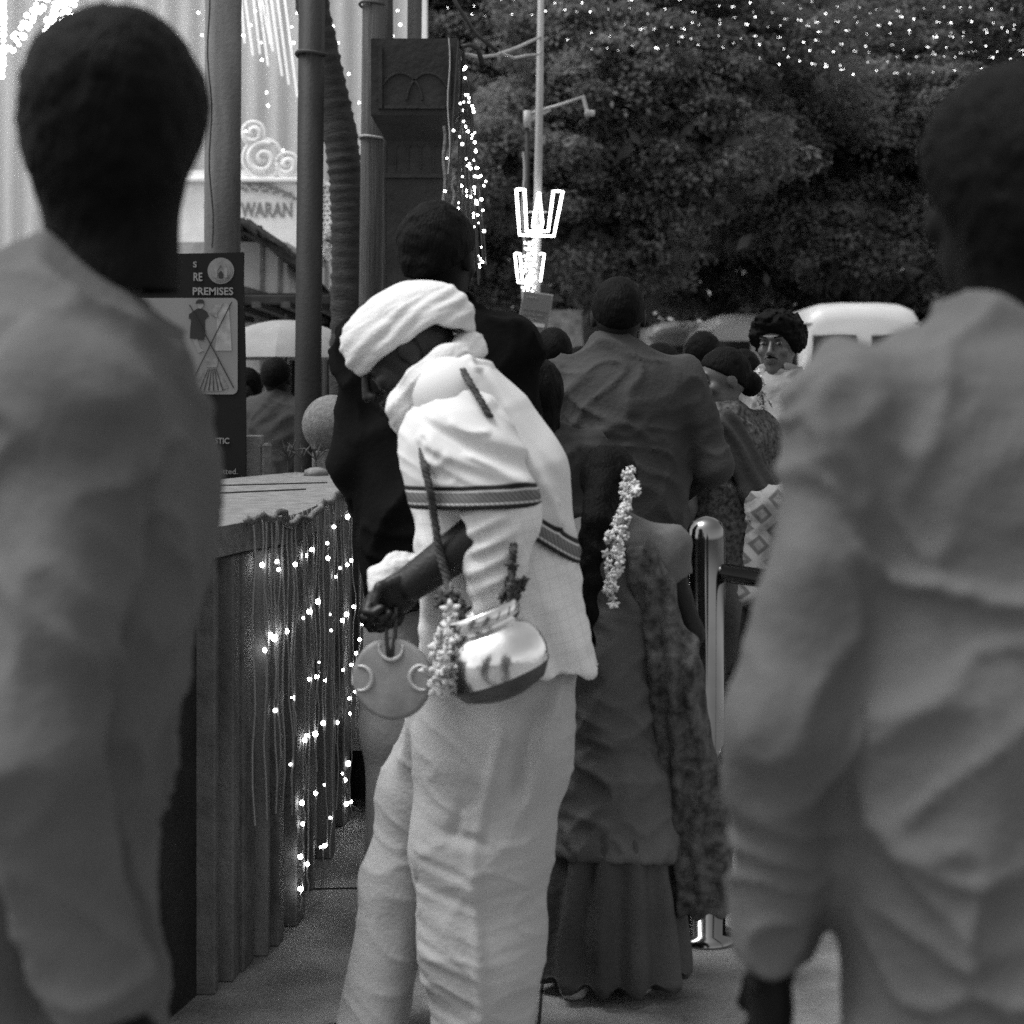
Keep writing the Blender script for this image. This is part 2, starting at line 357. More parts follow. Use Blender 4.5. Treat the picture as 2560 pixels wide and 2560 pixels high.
def nets(f, lo, hi, h, B=8, slack=1.5):
    lo = np.array(lo, float) - 2 * h; hi = np.array(hi, float) + 2 * h
    nb = np.ceil((hi - lo) / (h * B)).astype(int) + 1
    g = np.stack(np.meshgrid(*[np.arange(n) for n in nb], indexing='ij'), -1).reshape(-1, 3)
    cen = lo + (g * B + (B - 1) / 2) * h
    cv = f(cen); act = np.abs(cv) < h * B * 0.87 * slack
    N = nb * B
    V = np.repeat(np.repeat(np.repeat(cv.reshape(nb).astype(np.float32), B, 0), B, 1), B, 2)
    ga = g[act]
    off = np.stack(np.meshgrid(*[np.arange(B)] * 3, indexing='ij'), -1).reshape(-1, 3)
    for s0 in range(0, len(ga), 400):
        idx = (ga[s0:s0 + 400, None, :] * B + off[None]).reshape(-1, 3)
        V[idx[:, 0], idx[:, 1], idx[:, 2]] = f(lo + idx * h)
    S = V < 0
    c = np.zeros(tuple(N - 1), np.int8)
    for dx in (0, 1):
        for dy in (0, 1):
            for dz in (0, 1): c += S[dx:N[0] - 1 + dx, dy:N[1] - 1 + dy, dz:N[2] - 1 + dz]
    cells = np.argwhere((c > 0) & (c < 8))
    if len(cells) == 0: return np.zeros((0, 3)), np.zeros((0, 4), int)
    cid = np.full(tuple(N - 1), -1, np.int32); cid[cells[:, 0], cells[:, 1], cells[:, 2]] = np.arange(len(cells))
    cr = [(a, b, d) for a in (0, 1) for b in (0, 1) for d in (0, 1)]
    vals = {q: V[cells[:, 0] + q[0], cells[:, 1] + q[1], cells[:, 2] + q[2]].astype(float) for q in cr}
    acc = np.zeros((len(cells), 3)); cnt = np.zeros(len(cells))
    for q in cr:
        for ax in range(3):
            if q[ax]: continue
            q2 = tuple(1 if i == ax else q[i] for i in range(3)); v0, v1 = vals[q], vals[q2]
            m = (v0 < 0) != (v1 < 0); t = np.where(m, v0 / np.where(m, v0 - v1, 1), 0)
            pt = np.tile(np.array(q, float), (len(cells), 1)); pt[:, ax] = t
            acc += pt * m[:, None]; cnt += m
    verts = lo + (cells + acc / cnt[:, None]) * h
    quads = []
    for ax in range(3):
        u, v = [(1, 2), (2, 0), (0, 1)][ax]
        s0 = [slice(None)] * 3; s1 = [slice(None)] * 3; s0[ax] = slice(0, N[ax] - 1); s1[ax] = slice(1, N[ax])
        A, Bv = S[tuple(s0)], S[tuple(s1)]
        for flip, mm in ((False, A & ~Bv), (True, ~A & Bv)):
            e = np.argwhere(mm); e = e[(e[:, u] > 0) & (e[:, v] > 0) & (e[:, u] < N[u] - 1) & (e[:, v] < N[v] - 1)]
            if len(e) == 0: continue
            def cc(du, dv):
                q = e.copy(); q[:, u] -= du; q[:, v] -= dv; return cid[q[:, 0], q[:, 1], q[:, 2]]
            fq = np.stack([cc(1, 1), cc(0, 1), cc(0, 0), cc(1, 0)], 1)
            if flip: fq = fq[:, ::-1]
            quads.append(fq[(fq >= 0).all(1)])
    return verts, np.concatenate(quads)
def vnormals(V, Q):
    n = np.cross(V[Q[:, 2]] - V[Q[:, 0]], V[Q[:, 3]] - V[Q[:, 1]]); o = np.zeros_like(V)
    for k in range(4): np.add.at(o, Q[:, k], n)
    return o / (np.linalg.norm(o, axis=1, keepdims=True) + 1e-12)
def displaced(V, Q, fn): return V + vnormals(V, Q) * fn(V)[:, None]
def merge(parts):
    Vs, Qs, n = [], [], 0
    for V, Q in parts: Vs.append(V); Qs.append(Q + n); n += len(V)
    return np.concatenate(Vs), np.concatenate(Qs)

# ------------------------------------------------------------------ people
def rot_z(a): c, s = math.cos(a), math.sin(a); return np.array([[c, -s, 0], [s, c, 0], [0, 0, 1.0]])
def frame(fwd, up):
    f = np.array(fwd, float); f /= np.linalg.norm(f); u = np.array(up, float); u -= f * (u @ f); u /= np.linalg.norm(u); r = np.cross(f, u)
    return np.stack([r, f, u], 1)             # columns right, forward, up
def headlocal(f, c, R, s):
    """wrap an sdf given in head coordinates (metres for a 0.23 m head) into the outer frame"""
    c = np.array(c, float)
    return lambda p: f(((p - c) @ R) / s) * s
def head_sdf():
    f = U(0.02, ell((0, -.012, .022), (.076, .096, .096)), ell((0, .030, -.052), (.056, .060, .060)), ell((0, .066, -.092), (.026, .022, .022)))
    f = U(0.012, f, ell((0, .086, .036), (.05, .012, .011)), ell((-.042, .062, -.018), (.020, .02, .022)), ell((.042, .062, -.018), (.020, .02, .022)))
    f = sub(sub(f, ell((-.032, .099, .014), (.019, .016, .012)), .008), ell((.032, .099, .014), (.019, .016, .012)), .008)
    f = U(0.007, f, cap((0, .090, .018), (0, .111, -.020), .007, .011), ell((-.011, .100, -.026), (.009, .011, .008)), ell((.011, .100, -.026), (.009, .011, .008)))
    f = U(0.005, f, ell((0, .094, -.047), (.024, .009, .006)), ell((0, .092, -.058), (.021, .010, .007)))
    f = U(0.006, f, ell((-.077, -.006, .0), (.010, .021, .032)), ell((.077, -.006, .0), (.010, .021, .032)))
    return f
HEAD = head_sdf()
CRAN = ell((0, -.012, .022), (.076, .096, .096))
def hair_sdf(style):
    if style == 'short':
        g = lambda p: U(.02, ell((0, -.018, .030), (.088, .105, .104)), ell((0, -.075, -.03), (.05, .03, .05)))(p) - .004 * fbm(p * 45, 3)
        return lambda p: smax(smax(g(p), p @ np.array([0, .61, -.79]) + .010, .01), -HEAD(p) - .02, .004)
    if style == 'crop':
        g = lambda p: ell((0, -.015, .026), (.082, .101, .101))(p) - .002 * fbm(p * 60, 3)
        return lambda p: smax(g(p), p @ np.array([0, .61, -.79]) + .014, .008)
    if style == 'curly':
        g = lambda p: U(.03, ell((0, -.015, .050), (.102, .112, .094)), ell((-.068, -.01, .03), (.036, .06, .050)), ell((.068, -.01, .03), (.036, .06, .050)), ell((0, .06, .095), (.07, .045, .04)))(p) - .012 * fbm(p * 42, 5) - .006 * fbm(p * 95, 8, 2)
        return lambda p: smax(g(p), p @ np.array([0, .80, -.60]) - .034, .012)
    if style == 'bun':
        g = lambda p: ell((0, -.016, .026), (.085, .103, .102))(p) - .003 * fbm(p * 40, 4)
        return lambda p: smin(smax(g(p), p @ np.array([0, .61, -.79]) + .006, .01), ell((0, -.112, -.03), (.05, .045, .05))(p) - .003 * fbm(p * 60, 4), .012)
    if style == 'braid':
        ch = [cap((.01, -.085, 0), (.02, -.17, -.12), .058, .046)]
        z = -.10
        for k in range(10): ch.append(ell((.02 + .008 * (-1) ** k, -.178 - .004 * k, z - .028), (.044 - .0022 * k, .032, .036))); z -= .045
        g = lambda p: ell((0, -.018, .026), (.090, .108, .106))(p) - .003 * fbm(p * 45, 4)
        return lambda p: smin(smax(g(p), p @ np.array([0, .61, -.79]) + .006, .01), U(.018, *ch)(p) - .003 * fbm(p * 45, 4), .02)
    if style == 'long':
        g = lambda p: ell((0, -.02, .026), (.09, .106, .104))(p) - .004 * fbm(p * np.array([50, 50, 12]), 4)
        return lambda p: smin(smax(g(p), p @ np.array([0, .66, -.75]) + .006, .01), capf((0, -.05, -.01), (0, -.075, -.17), .082, .062, (0, 1, 0), .75)(p) - .004 * fbm(p * np.array([50, 50, 12]), 4), .03)
    if style == 'bushy':
        g = lambda p: U(.04, ell((0, -.022, .034), (.101, .122, .112)), ell((0, -.058, -.035), (.078, .066, .075)))(p) - .003 * fbm(p * 30, 4) - .0025 * fbm(p * 110, 8, 2)
        return lambda p: smin(smax(g(p), p @ np.array([0, .85, -.52]) - .022, .02), capf((0, -.02, -.08), (0, -.035, -.18), .072, .076, (0, 1, 0), .95)(p), .03)
def hand_sdf(w, d, side, curl=0.5, thumb_out=0.6, s=1.0):
    """w wrist, d direction of the fingers, side = direction from palm centre towards the thumb"""
    w = np.array(w, float); d = np.array(d, float); d /= np.linalg.norm(d); t = np.array(side, float); t -= d * (t @ d); t /= np.linalg.norm(t); n = np.cross(t, d)
    fs = [capf(w, w + d * .045 * s, .026 * s, .033 * s, n, .55), capf(w + d * .04 * s, w + d * .078 * s, .035 * s, .036 * s, n, .48)]
    fg = []
    for k, (o, L) in enumerate(((.030, .070), (.010, .078), (-.010, .072), (-.029, .056))):
        p0 = w + d * (.082 if k < 3 else .074) * s + t * o * s; q = d.copy(); r = .0092 * s; a0 = 0
        for seg, fr in enumerate((.45, .32, .23)):
            a0 += curl * (0.9, 1.5, 1.0)[seg] + .06 * k * curl
            q = d * math.cos(a0) + n * math.sin(a0); p1 = p0 + q * L * fr * s; fg.append(cap(p0, p1, r, r * .9)); p0 = p1; r *= .9
    p0 = w + d * .028 * s + t * .026 * s; q = t * thumb_out + d * .75 + n * .25 * curl; q /= np.linalg.norm(q); p1 = p0 + q * .036 * s; fg.append(cap(p0, p1, .0125 * s, .010 * s))
    q = d * .7 + n * (.6 * curl) - t * (.35 * curl) + t * .1; q /= np.linalg.norm(q); fg.append(cap(p1, p1 + q * .03 * s, .010 * s, .0085 * s))
    return U(.006, U(.02, *fs), *fg)

def person(label, pos, yaw, H, *, shirt, lower, hair='short', skin='skin', arms=None, head=(0, 0), sleeve=0.75, hem=0.84, lower_kind='trousers', collar=True, h=0.010,
           group=None, face=False, build=1.0, hairmat='hair', hem_z=0.05, extra=None, hands=True, name='person', lean=0.0, headshift=(0, 0, 0), feet='sole'):
    """standing figure, local axes x right, y forward, z up, for a 1.70 m body then scaled by H/1.7. One skin mesh, garments and hair as parts."""
    s = H / 1.7; base = np.array([pos[0], pos[1], 0.0]); Rw = rot_z(yaw)
    root = empty(name, base, label, 'person', group)
    def place(V): return base + (V * s) @ Rw.T
    def put(nm, V, Q, mat, par=None): return obj(nm, place(V), Q, mat, root if par is None else par, base)
    bd = build
    def ln(p):                                            # lean of the upper body about the pelvis
        p = np.array(p, float)
        if p[2] > 0.95 and lean: q = p - np.array([0, 0, .95]); c, sn = math.cos(lean), math.sin(lean); return np.array([q[0], q[1] * c + q[2] * sn, -q[1] * sn + q[2] * c]) + np.array([0, 0, .95])
        return p
    sh = [ln((sd_ * .178 * bd, -.005, 1.385)) for sd_ in (-1, 1)]
    if arms is None: arms = (((-.235 * bd, -.03, 1.11), (-.245 * bd, .05, .86)), ((.235 * bd, -.03, 1.11), (.245 * bd, .05, .86)))
    hips = [np.array([x * .085 * bd, 0, .90]) for x in (-1, 1)]; kn = [np.array([x * .095, .03 + .05 * x, .49]) for x in (-1, 1)]; an = [np.array([x * .095, -.01 + .05 * x, .085]) for x in (-1, 1)]
    torso = U(.05, capf(ln((0, -.005, 1.13)), ln((0, -.005, 1.31)), .148 * bd, .160 * bd, (0, 1, 0), .66), capf((0, 0, .94), ln((0, .0, 1.13)), .152 * bd, .142 * bd, (0, 1, 0), .72),
              cap(sh[0], sh[1], .058), cap(ln((0, -.015, 1.36)), ln((0, .0, 1.45)), .085, .058))
    neck = cap(ln((0, -.005, 1.38)), ln((0, .008, 1.50)), .060, .053)
    hs = 1.0; hc = ln((0, .012, 1.582)) + np.array(headshift)
    Rh = rot_z(head[0]) @ np.array([[1, 0, 0], [0, math.cos(head[1]), -math.sin(head[1])], [0, math.sin(head[1]), math.cos(head[1])]])
    hd = headlocal(HEAD, hc, Rh, hs)
    armf = []
    for k in (0, 1):
        e, w = np.array(arms[k][0], float), np.array(arms[k][1], float); armf += [cap(sh[k], e, .047, .038), cap(e, w, .039, .026)]
    legf = []
    for k in (0, 1): legf += [cap(hips[k], kn[k], .082, .054), cap(kn[k], an[k], .054, .038), capf(an[k] + (0, -.03, -.045), an[k] + (0, .15, -.055), .040, .033, (0, 0, 1), .8)]
    # skin: one mesh (fine head and hands, coarser trunk and limbs)
    parts = []
    hn = U(.02, hd, cap(ln((0, -.005, 1.40)), ln((0, .006, 1.52)) + np.array(headshift) * .7, .062, .052))
    parts.append(nets(cut(hn, (0, 0, -1), (0, 0, ln((0, 0, 1.36))[2])), hc - (.13, .15, .26), hc + (.13, .15, .14), min(h, .006) / s))
    bodyf = U(.03, torso, *armf, *legf)
    allp = np.array([np.array(q) for a in arms for q in a]); lo = np.minimum(allp.min(0) - .06, (-.27, -.2, 0)); hi = np.maximum(allp.max(0) + .06, (.27, .25, 1.47)); hi[2] = max(hi[2], 1.47)
    parts.append(nets(bodyf, lo, hi, max(h, .011) / s))
    if hands:
        for k in (0, 1):
            e, w = np.array(arms[k][0], float), np.array(arms[k][1], float); d = w - e
            hf = hand_sdf(w - d / np.linalg.norm(d) * .01, d, (0 if abs(d[2]) > abs(d[1]) else (1 - 2 * k) * .5, 1, .2), .45)
            parts.append(nets(hf, w - .17, w + .17, .0055 / s))
    V, Q = merge(parts); put('body', V, Q, MT[skin])
    # shirt
    slv = []
    for k in (0, 1):
        e, w = np.array(arms[k][0], float), np.array(arms[k][1], float)
        tot = np.linalg.norm(e - sh[k]) + np.linalg.norm(w - e); L1 = np.linalg.norm(e - sh[k]); end = sleeve * tot
        if end <= L1:
            q = sh[k] + (e - sh[k]) * end / L1; slv.append(cut(cap(sh[k], q + (e - sh[k]) * .1, .066, .070), e - sh[k], q, .006))
        else:
            q = e + (w - e) * (end - L1) / np.linalg.norm(w - e); slv += [cap(sh[k], e, .066, .056), cut(cap(e, q + (w - e) * .05, .056, .046), w - e, q, .006)]
    tor = grow(torso, .020)
    skirtp = U(.05, capf((0, .005, hem - .06), (0, .005, 1.05), (.186 + max(0, .7 - hem) * (.26 if lower_kind == 'skirt' else 0)) * bd, .176 * bd, (0, 1, 0), .76), capf((0, .005, 1.05), ln((0, -.005, 1.30)), .176 * bd, .172 * bd, (0, 1, 0), .74))
    shf = U(.035, tor, skirtp, *slv); shf = cut(shf, (0, 0, -1), (0, 0, hem), .006)
    shf = sub(shf, cap(ln((0, .02, 1.455)), ln((0, .03, 1.62)), .058, .075), .006)
    sd = sum(map(ord, label)) % 97
    V, Q = nets(shf, np.minimum(lo, (-.28, -.22, hem - .02)) - .02, np.maximum(hi, (.28, .22, 1.5)) + .03, h / s)
    def folds(v):
        w = np.stack([v[:, 0] * 8 + v[:, 2] * 5 + 1.2 * vnoise(v * 6, 11), v[:, 1] * 7, v[:, 2] * 5 - v[:, 0] * 5], 1) + sd
        w2 = np.stack([v[:, 0] * 9 - v[:, 2] * 9, v[:, 1] * 9, v[:, 2] * 13 + v[:, 0] * 7 + 1.5 * vnoise(v * 7, 12)], 1) + sd
        return .006 * fbm(v * np.array([7, 7, 4]) + sd, 1, 2) + .016 * (1 - np.abs(vnoise(w, 2))) ** 4 + .010 * (1 - np.abs(vnoise(w2, 6))) ** 4 - .008
    V = displaced(V, Q, folds); so = put('shirt', V, Q, shirt)
    if collar:
        cf = lambda p: np.abs(cap(ln((0, -.016, 1.425)), ln((0, .002, 1.505)), .094, .080)(p)) - .006
        cf2 = cut(cut(cf, (0, -.35, 1), ln((0, .0, 1.492)), .004), (0, .30, -1), ln((0, -.08, 1.438)), .004)
        cf2 = sub(cf2, cap(ln((0, .10, 1.36)), ln((0, .06, 1.52)), .02, .03), .006)
        V, Q = nets(cf2, ln((0, 0, 1.45)) - .15, ln((0, 0, 1.45)) + .15, .006 / s); put('collar', V, Q, shirt, so)
    # lower garment
    if lower_kind == 'trousers':
        tf = [capf((0, 0, .90), (0, 0, 1.0), .165 * bd, .158 * bd, (0, 1, 0), .74)]
        for k in (0, 1): tf += [cap(hips[k], kn[k], .096, .078), cap(kn[k], an[k] + (0, 0, .0), .078, .066)]
        lf = cut(U(.03, *tf), (0, 0, -1), (0, 0, hem_z), .006)
    else:
        lf = cut(cut(U(.05, capf((0, 0, .98), (0, 0, .75), .155 * bd, .18 * bd, (0, 1, 0), .8), capf((0, 0, .75), (0, .01, hem_z - .05), .18 * bd, .25 * bd, (0, 1, 0), .85)), (0, 0, -1), (0, 0, hem_z), .006), (0, 0, 1), (0, 0, 1.02 if hem > .7 else hem + .10))
    V, Q = nets(lf, (-.33, -.30, 0), (.33, .32, 1.06), max(h, .009) / s)
    if lower_kind == 'trousers': fo = lambda v: .008 * fbm(v * np.array([11, 11, 5]) + sd, 4, 2) - .002
    else: fo = lambda v: (.022 * np.sin(np.arctan2(v[:, 1], v[:, 0]) * 11 + 2 * vnoise(v * 5, 3)) + .01 * vnoise(v * 9, 4)) * np.clip((1.0 - v[:, 2]) / .8, 0, 1)
    V = displaced(V, Q, fo); put('trousers' if lower_kind == 'trousers' else 'skirt', V, Q, lower)
    if feet:
        for k in (0, 1):
            sf = cut(capf(an[k] + (0, -.045, -.052), an[k] + (0, .155, -.058), .046, .041, (0, 0, 1), .85), (0, 0, 1), (0, 0, .075), .01)
            sf = cut(sf, (0, 0, -1), (0, 0, .0)); V, Q = nets(sf, an[k] - (.07, .12, .09), an[k] + (.07, .23, .02), .009 / s); put('shoe', V, Q, MT[feet])
    # hair
    if hair:
        hf = headlocal(hair_sdf(hair), hc, Rh, hs); ext = .16 if hair not in ('braid', 'long') else .64
        V, Q = nets(hf, hc - (.17, .27, ext), hc + (.17, .17, .19), (.005 if hair == 'curly' else .006) / s if h < .012 else .009 / s)
        put('hair', V, Q, MT[hairmat])
    def hp(x, y, z): return hc + Rh @ (np.array([x, y, z], float))
    if face:
        for k in (-1, 1):
            for nm, c, r, mt in (('eye', (k * .032, .0835, .013), (.0135, .0115, .0068), 'eyewhite'), ('iris', (k * .032 - .003, .0915, .013), (.0070, .0045, .0060), 'iris')):
                V, Q = nets(headlocal(ell(c, r), hc, Rh, 1), hp(*c) - .02, hp(*c) + .02, .0018 / s); put(nm, V, Q, MT[mt])
            V, Q = nets(headlocal(U(.006, cap((k * .016, .0985, .036), (k * .036, .095, .041), .0034), cap((k * .036, .095, .041), (k * .052, .080, .036), .0034, .002)), hc, Rh, 1), hp(k * .03, .09, .035) - .035, hp(k * .03, .09, .035) + .035, .003 / s); put('eyebrow', V, Q, MT['hair'])
        if hair != 'bun': V, Q = nets(headlocal(U(.008, cap((-.003, .104, -.037), (-.027, .090, -.047), .0045, .0025), cap((.003, .104, -.037), (.027, .090, -.047), .0045, .0025)), hc, Rh, 1), hp(0, .1, -.04) - .05, hp(0, .1, -.04) + .05, .003 / s); put('moustache', V, Q, MT['hair'])
    if extra: extra(root, base, place, put, hp, s, Rw)
    return root

# ================================================================== THE SETTING
g = MB(); g.add([(-60, -6, 0), (60, -6, 0), (60, 140, 0), (-60, 140, 0)], [(0, 1, 2, 3)])
gr_o = tag(g.build('ground', MT['ground'], base=(0, 0, 0)), kind='structure')
for (x0, y0, x1, y1) in ((-.62, 4.35, 3.5, 4.52), (-.62, 6.2, 5, 6.4), (.02, 2.5, .30, 9.0), (1.55, 2.2, 2.1, 9.0)):
    m = MB(); pts = [(x0 + (x1 - x0) * t + .006 * math.sin(t * 31), y0 + (y1 - y0) * t + .008 * math.sin(t * 23), .0005) for t in np.linspace(0, 1, 24)]; m.tube(pts, .0035, 4); m.build('paving_joint', MT['sole'], gr_o)

# ---- parapet wall with a granite slab on top, corner towards the street
FACE = [(-0.83, 2.60), (-0.654, 3.436), (-0.593, 3.72), (-0.51, 3.98), (-0.48, 5.04)]       # top edge seen in the photo, on the plane z = 1.0
def face_at(px):
    pp = [1280 + F * x / y for x, y in FACE]
    if px <= pp[0]: return FACE[0]
    for (x0, y0), (x1, y1), a, b in zip(FACE, FACE[1:], pp, pp[1:]):
        if px <= b:
            lo, hi = 0.0, 1.0
            for _ in range(30):
                m = (lo + hi) / 2; q = 1280 + F * (x0 + (x1 - x0) * m) / (y0 + (y1 - y0) * m)
                if q < px: lo = m
                else: hi = m
            return (x0 + (x1 - x0) * lo, y0 + (y1 - y0) * lo)
    return FACE[-1]
pw = empty('parapet_wall', (-0.75, 4.4, 0), 'waist high stone parapet with a granite slab top and hanging light strings', 'wall')
def prism(outline, z0, z1, nsub=1):
    n = len(outline); V = [(x, y, z0) for x, y in outline] + [(x, y, z1) for x, y in outline]
    return V, [tuple(reversed(range(n))), tuple(range(n, 2 * n))] + [(i, (i + 1) % n, (i + 1) % n + n, i + n) for i in range(n)]
back = [(-0.55, 5.95), (-0.81, 6.3), (-1.01, 5.67), (-1.6, 5.2), (-2.4, 4.6), (-2.4, 2.6)]
top_out = FACE + [(-0.50, 5.6)] + back
m = MB(); m.add(*prism(top_out, 0.935, 1.0)); top_o = m.build('slab_top', MT['slab'], pw)
m = MB()
for q in ((-0.62, 5.05, -1.5, 4.2), (-0.60, 5.45, -1.3, 5.05)):
    a, b = np.array(q[:2]), np.array(q[2:]); m.tube([(a[0], a[1], 1.0015), (b[0], b[1], 1.0015)], 0.003, 4)
m.build('slab_joint', MT['darkstone'], pw)
ins = [(x - .05, y + (.0)) for x, y in FACE] + [(-0.55, 5.5)] + [(-0.62, 5.8), (-0.86, 6.1), (-1.08, 5.55), (-1.65, 5.1), (-2.35, 4.5), (-2.35, 2.62)]
m = MB(); m.add(*prism(ins, 0, 0.935)); m.build('wall_core', MT['darkstone'], pw)
for k in range(9):                                                                # upright stone posts that carry the slab
    px = 560 + k * 40; x, y = face_at(px)
    m = MB(); w = 0.022 + 0.012 * (k % 3); m.box((x - .05 - .01, y - w, 0), (x - .015 + .008 * (k % 2), y + w, 0.93), rz=-.05 * (k % 3), bev=.004); m.build('stone_post', MT['wallstone'] if k % 2 else MT['step'], pw)
m = MB(); m.lathe([(0, 0.0), (.045, .0), (.04, .02), (.02, .028), (0, .03)], (-0.70, 6.0, 1.0), 14); m.build('slab_lug', MT['slab'], pw, True)
m = MB(); pts = []
for px in range(600, 884, 6):
    x, y = face_at(px); pts.append((x + .012 + .004 * math.sin(px * .21), y - .004, 1.0 + .006 + .007 * math.sin(px * .13) - (.02 if 700 < px < 790 else 0)))
m.tube(pts, .009, 6); rp = m.build('rope', MT['rope'], pw, True)
# low step beyond the wall with a dark recess, a rubble stone
st = empty('stone_step', (-0.34, 5.5, 0), 'low stone step slab behind the light strings', 'step')
m = MB(); m.box((-0.62, 5.12, 0.20), (-0.05, 5.9, 0.27), bev=.006); m.build('tread', MT['step'], st)
m = MB(); m.box((-0.60, 5.35, 0.0), (-0.07, 5.85, 0.20)); m.build('recess_dark', MT['darkstone'], st)  # near-black block paints the shade of the open recess under the tread
V, Q = nets(lambda p: ell((-.300, 4.92, .06), (.055, .06, .075))(p) - .012 * fbm(p * 30, 2), (-.4, 4.8, -.03), (-.2, 5.05, .16), .008)
tag(obj('rubble_stone', V, Q, MT['slab']), 'rough pale rubble stone lying on the ground by the step', 'stone')

# ---- stone ball finial on a pedestal behind the slab
fb = empty('ball_finial', (-0.70, 6.55, 0), 'round grey granite ball on a short pedestal behind the slab', 'finial')
c = P(830, 1062, 6.55); m = MB(); prof = [(.117 * math.sin(t), -.117 * math.cos(t)) for t in np.linspace(0.02, math.pi - .02, 18)]
m.lathe(prof, c, 28); m.build('ball', MT['ballstone'], fb, True)
m = MB(); m.box((c[0] - .07, 6.48, 0), (c[0] + .07, 6.62, c[2] - .10), bev=.006); m.build('pedestal', MT['ballstone'], fb)
pp_ = P(637, 1150, 6.25); kp = empty('wall_post', (pp_[0], 6.25, 0), 'short weathered stone post beside the dark notice board', 'post')
m = MB(); m.box((pp_[0] - .03, 6.22, 0), (pp_[0] + .03, 6.28, P(0, 1088, 6.25)[2]), bev=.004); m.build('shaft', MT['wallstone'], kp)
m = MB(); m.box((pp_[0] + .032, 6.2, 0), (pp_[0] + .065, 6.26, P(0, 1100, 6.25)[2] - .01), bev=.01); m.build('side_block', MT['step'], kp)
for k in range(3):
    m = MB(); b0 = P(720 + 35 * k, 1150, 6.3)
    for q in range(6):
        a = random.uniform(-1.2, 1.2); L = random.uniform(.05, .10); m.tube([b0 + (0, 0, -.25), b0, b0 + (math.sin(a) * L * .6, random.uniform(-.03, .03), .5 * L), b0 + (math.sin(a) * L * 1.3, random.uniform(-.05, .05), math.cos(a) * L)], [.003, .003, .004, .0008], 4)
    tag(m.build('weed', MT['plant']), 'thin dry weed sprouting behind the slab below the steel pole', 'plant', 'weeds behind the slab')

# ---- notice board
D = 6.1
nb = empty('notice_board', P(340, 1000, D) * (1, 1, 0), 'dark notice board with dress code pictures, round emblem and white lettering', 'sign')
m = MB(); m.poly([P(80, 1250, D), P(614, 1250, D), P(612, 900, D), P(607, 700, D), P(608, 630, D), P(560, 632, D), P(80, 640, D)], .03); m.build('board', MT['signdark'], nb)
for x in (150, 520):
    m = MB(); a = P(x, 1240, D); m.box((a[0] - .02, D + .031, 0), (a[0] + .02, D + .07, a[2] + .3)); m.build('leg', MT['steelpole'], nb)
def rrect(x0, y0, x1, y1, r, D):
    o = []
    for cx, cy, a0 in ((x1 - r, y0 + r, 0), (x0 + r, y0 + r, 90), (x0 + r, y1 - r, 180), (x1 - r, y1 - r, 270)):
        for k in range(6): a = math.radians(a0 + k * 18); o.append(P(cx + r * math.cos(a), cy - r * math.sin(a), D))
    return o
m = MB(); m.poly(rrect(215, 745, 594, 986, 14, D - .004), .003); m.build('picture_panel', MT['signlight'], nb)
def prt(name, pts, mat, dz=.006): mm = MB(); mm.poly([P(x, y, D - dz) for x, y in pts], .0015); return mm.build(name, mat, nb)
sc_ = 570 / 1721.0; Z = lambda pts: [(330 + x * sc_, 600 + y * sc_) for x, y in pts]
prt('printed_shirt', Z([(430, 560), (480, 525), (500, 515), (530, 520), (565, 540), (580, 575), (552, 600), (548, 668), (440, 668), (446, 600), (428, 590)]), MT['printdark'])
prt('printed_shorts', Z([(440, 655), (548, 655), (552, 690), (541, 755), (495, 752), (490, 735), (480, 748), (436, 742)]), MT['printdark'], .008)
prt('printed_face', Z([(488, 470), (510, 452), (538, 462), (540, 495), (522, 518), (500, 515)]), MT['skinprint'], .008)
prt('printed_hair', Z([(480, 482), (485, 460), (505, 447), (535, 450), (548, 470), (540, 480), (500, 478)]), MT['printdark'], .010)
prt('printed_leg', Z([(450, 745), (490, 745), (520, 820), (545, 835), (500, 855), (480, 800)]), MT['skinprint'])
prt('printed_saree', Z([(640, 590), (650, 500), (690, 475), (730, 485), (735, 560), (745, 700), (752, 835), (625, 835), (640, 700)]), MT['printmid'])
prt('printed_arm', Z([(590, 510), (640, 485), (690, 472), (660, 530), (640, 560), (655, 590), (610, 570), (580, 545)]), MT['printgrey'], .008)
prt('printed_bodice', Z([(550, 885), (600, 910), (650, 880), (645, 940), (640, 965), (565, 965), (560, 930)]), MT['printgrey'])
prt('printed_gown', Z([(565, 962), (640, 962), (690, 1040), (728, 1115), (660, 1140), (600, 1145), (520, 1138), (468, 1110), (520, 1030)]), MT['printgrey'])
for k in range(6):
    prt('gown_pleat', Z([(575 + k * 11, 968), (578 + k * 11, 968), (510 + k * 36, 1136), (503 + k * 36, 1136)]), MT['printdark'], .008)
prt('cross_stroke', Z([(422, 1122), (430, 1122), (757, 468), (749, 466)]), MT['printdark'], .012)
prt('cross_stroke', Z([(430, 490), (438, 488), (772, 1115), (764, 1118)]), MT['printdark'], .014)
prt('printed_trousers', Z([(180, 640), (280, 640), (330, 880), (352, 990), (260, 1000), (200, 860)]), MT['printdark'])
lettering('S', 483, 668, 492, 14, D - .003, MT['signtext'], nb, bold=True)
lettering('RE', 484, 702, 506, 20, D - .003, MT['signtext'], nb, bold=True)
lettering('PREMISES', 482, 737, 583, 18, D - .003, MT['signtext'], nb, bold=True)
lettering('SHIRT', 372, 942, 404, 9, D - .006, MT['printgrey'], nb, bold=True); lettering('LEHENGA', 410, 961, 452, 9, D - .006, MT['printdark'], nb, bold=True); lettering('SKIRT', 400, 977, 430, 9, D - .006, MT['printgrey'], nb, bold=True)
lettering('നിരോധിച്ചു.', 445, 1030, 524, 11, D - .003, MT['signtext'], nb)
lettering('പാടില്ല', 445, 1053, 522, 11, D - .003, MT['signtext'], nb)
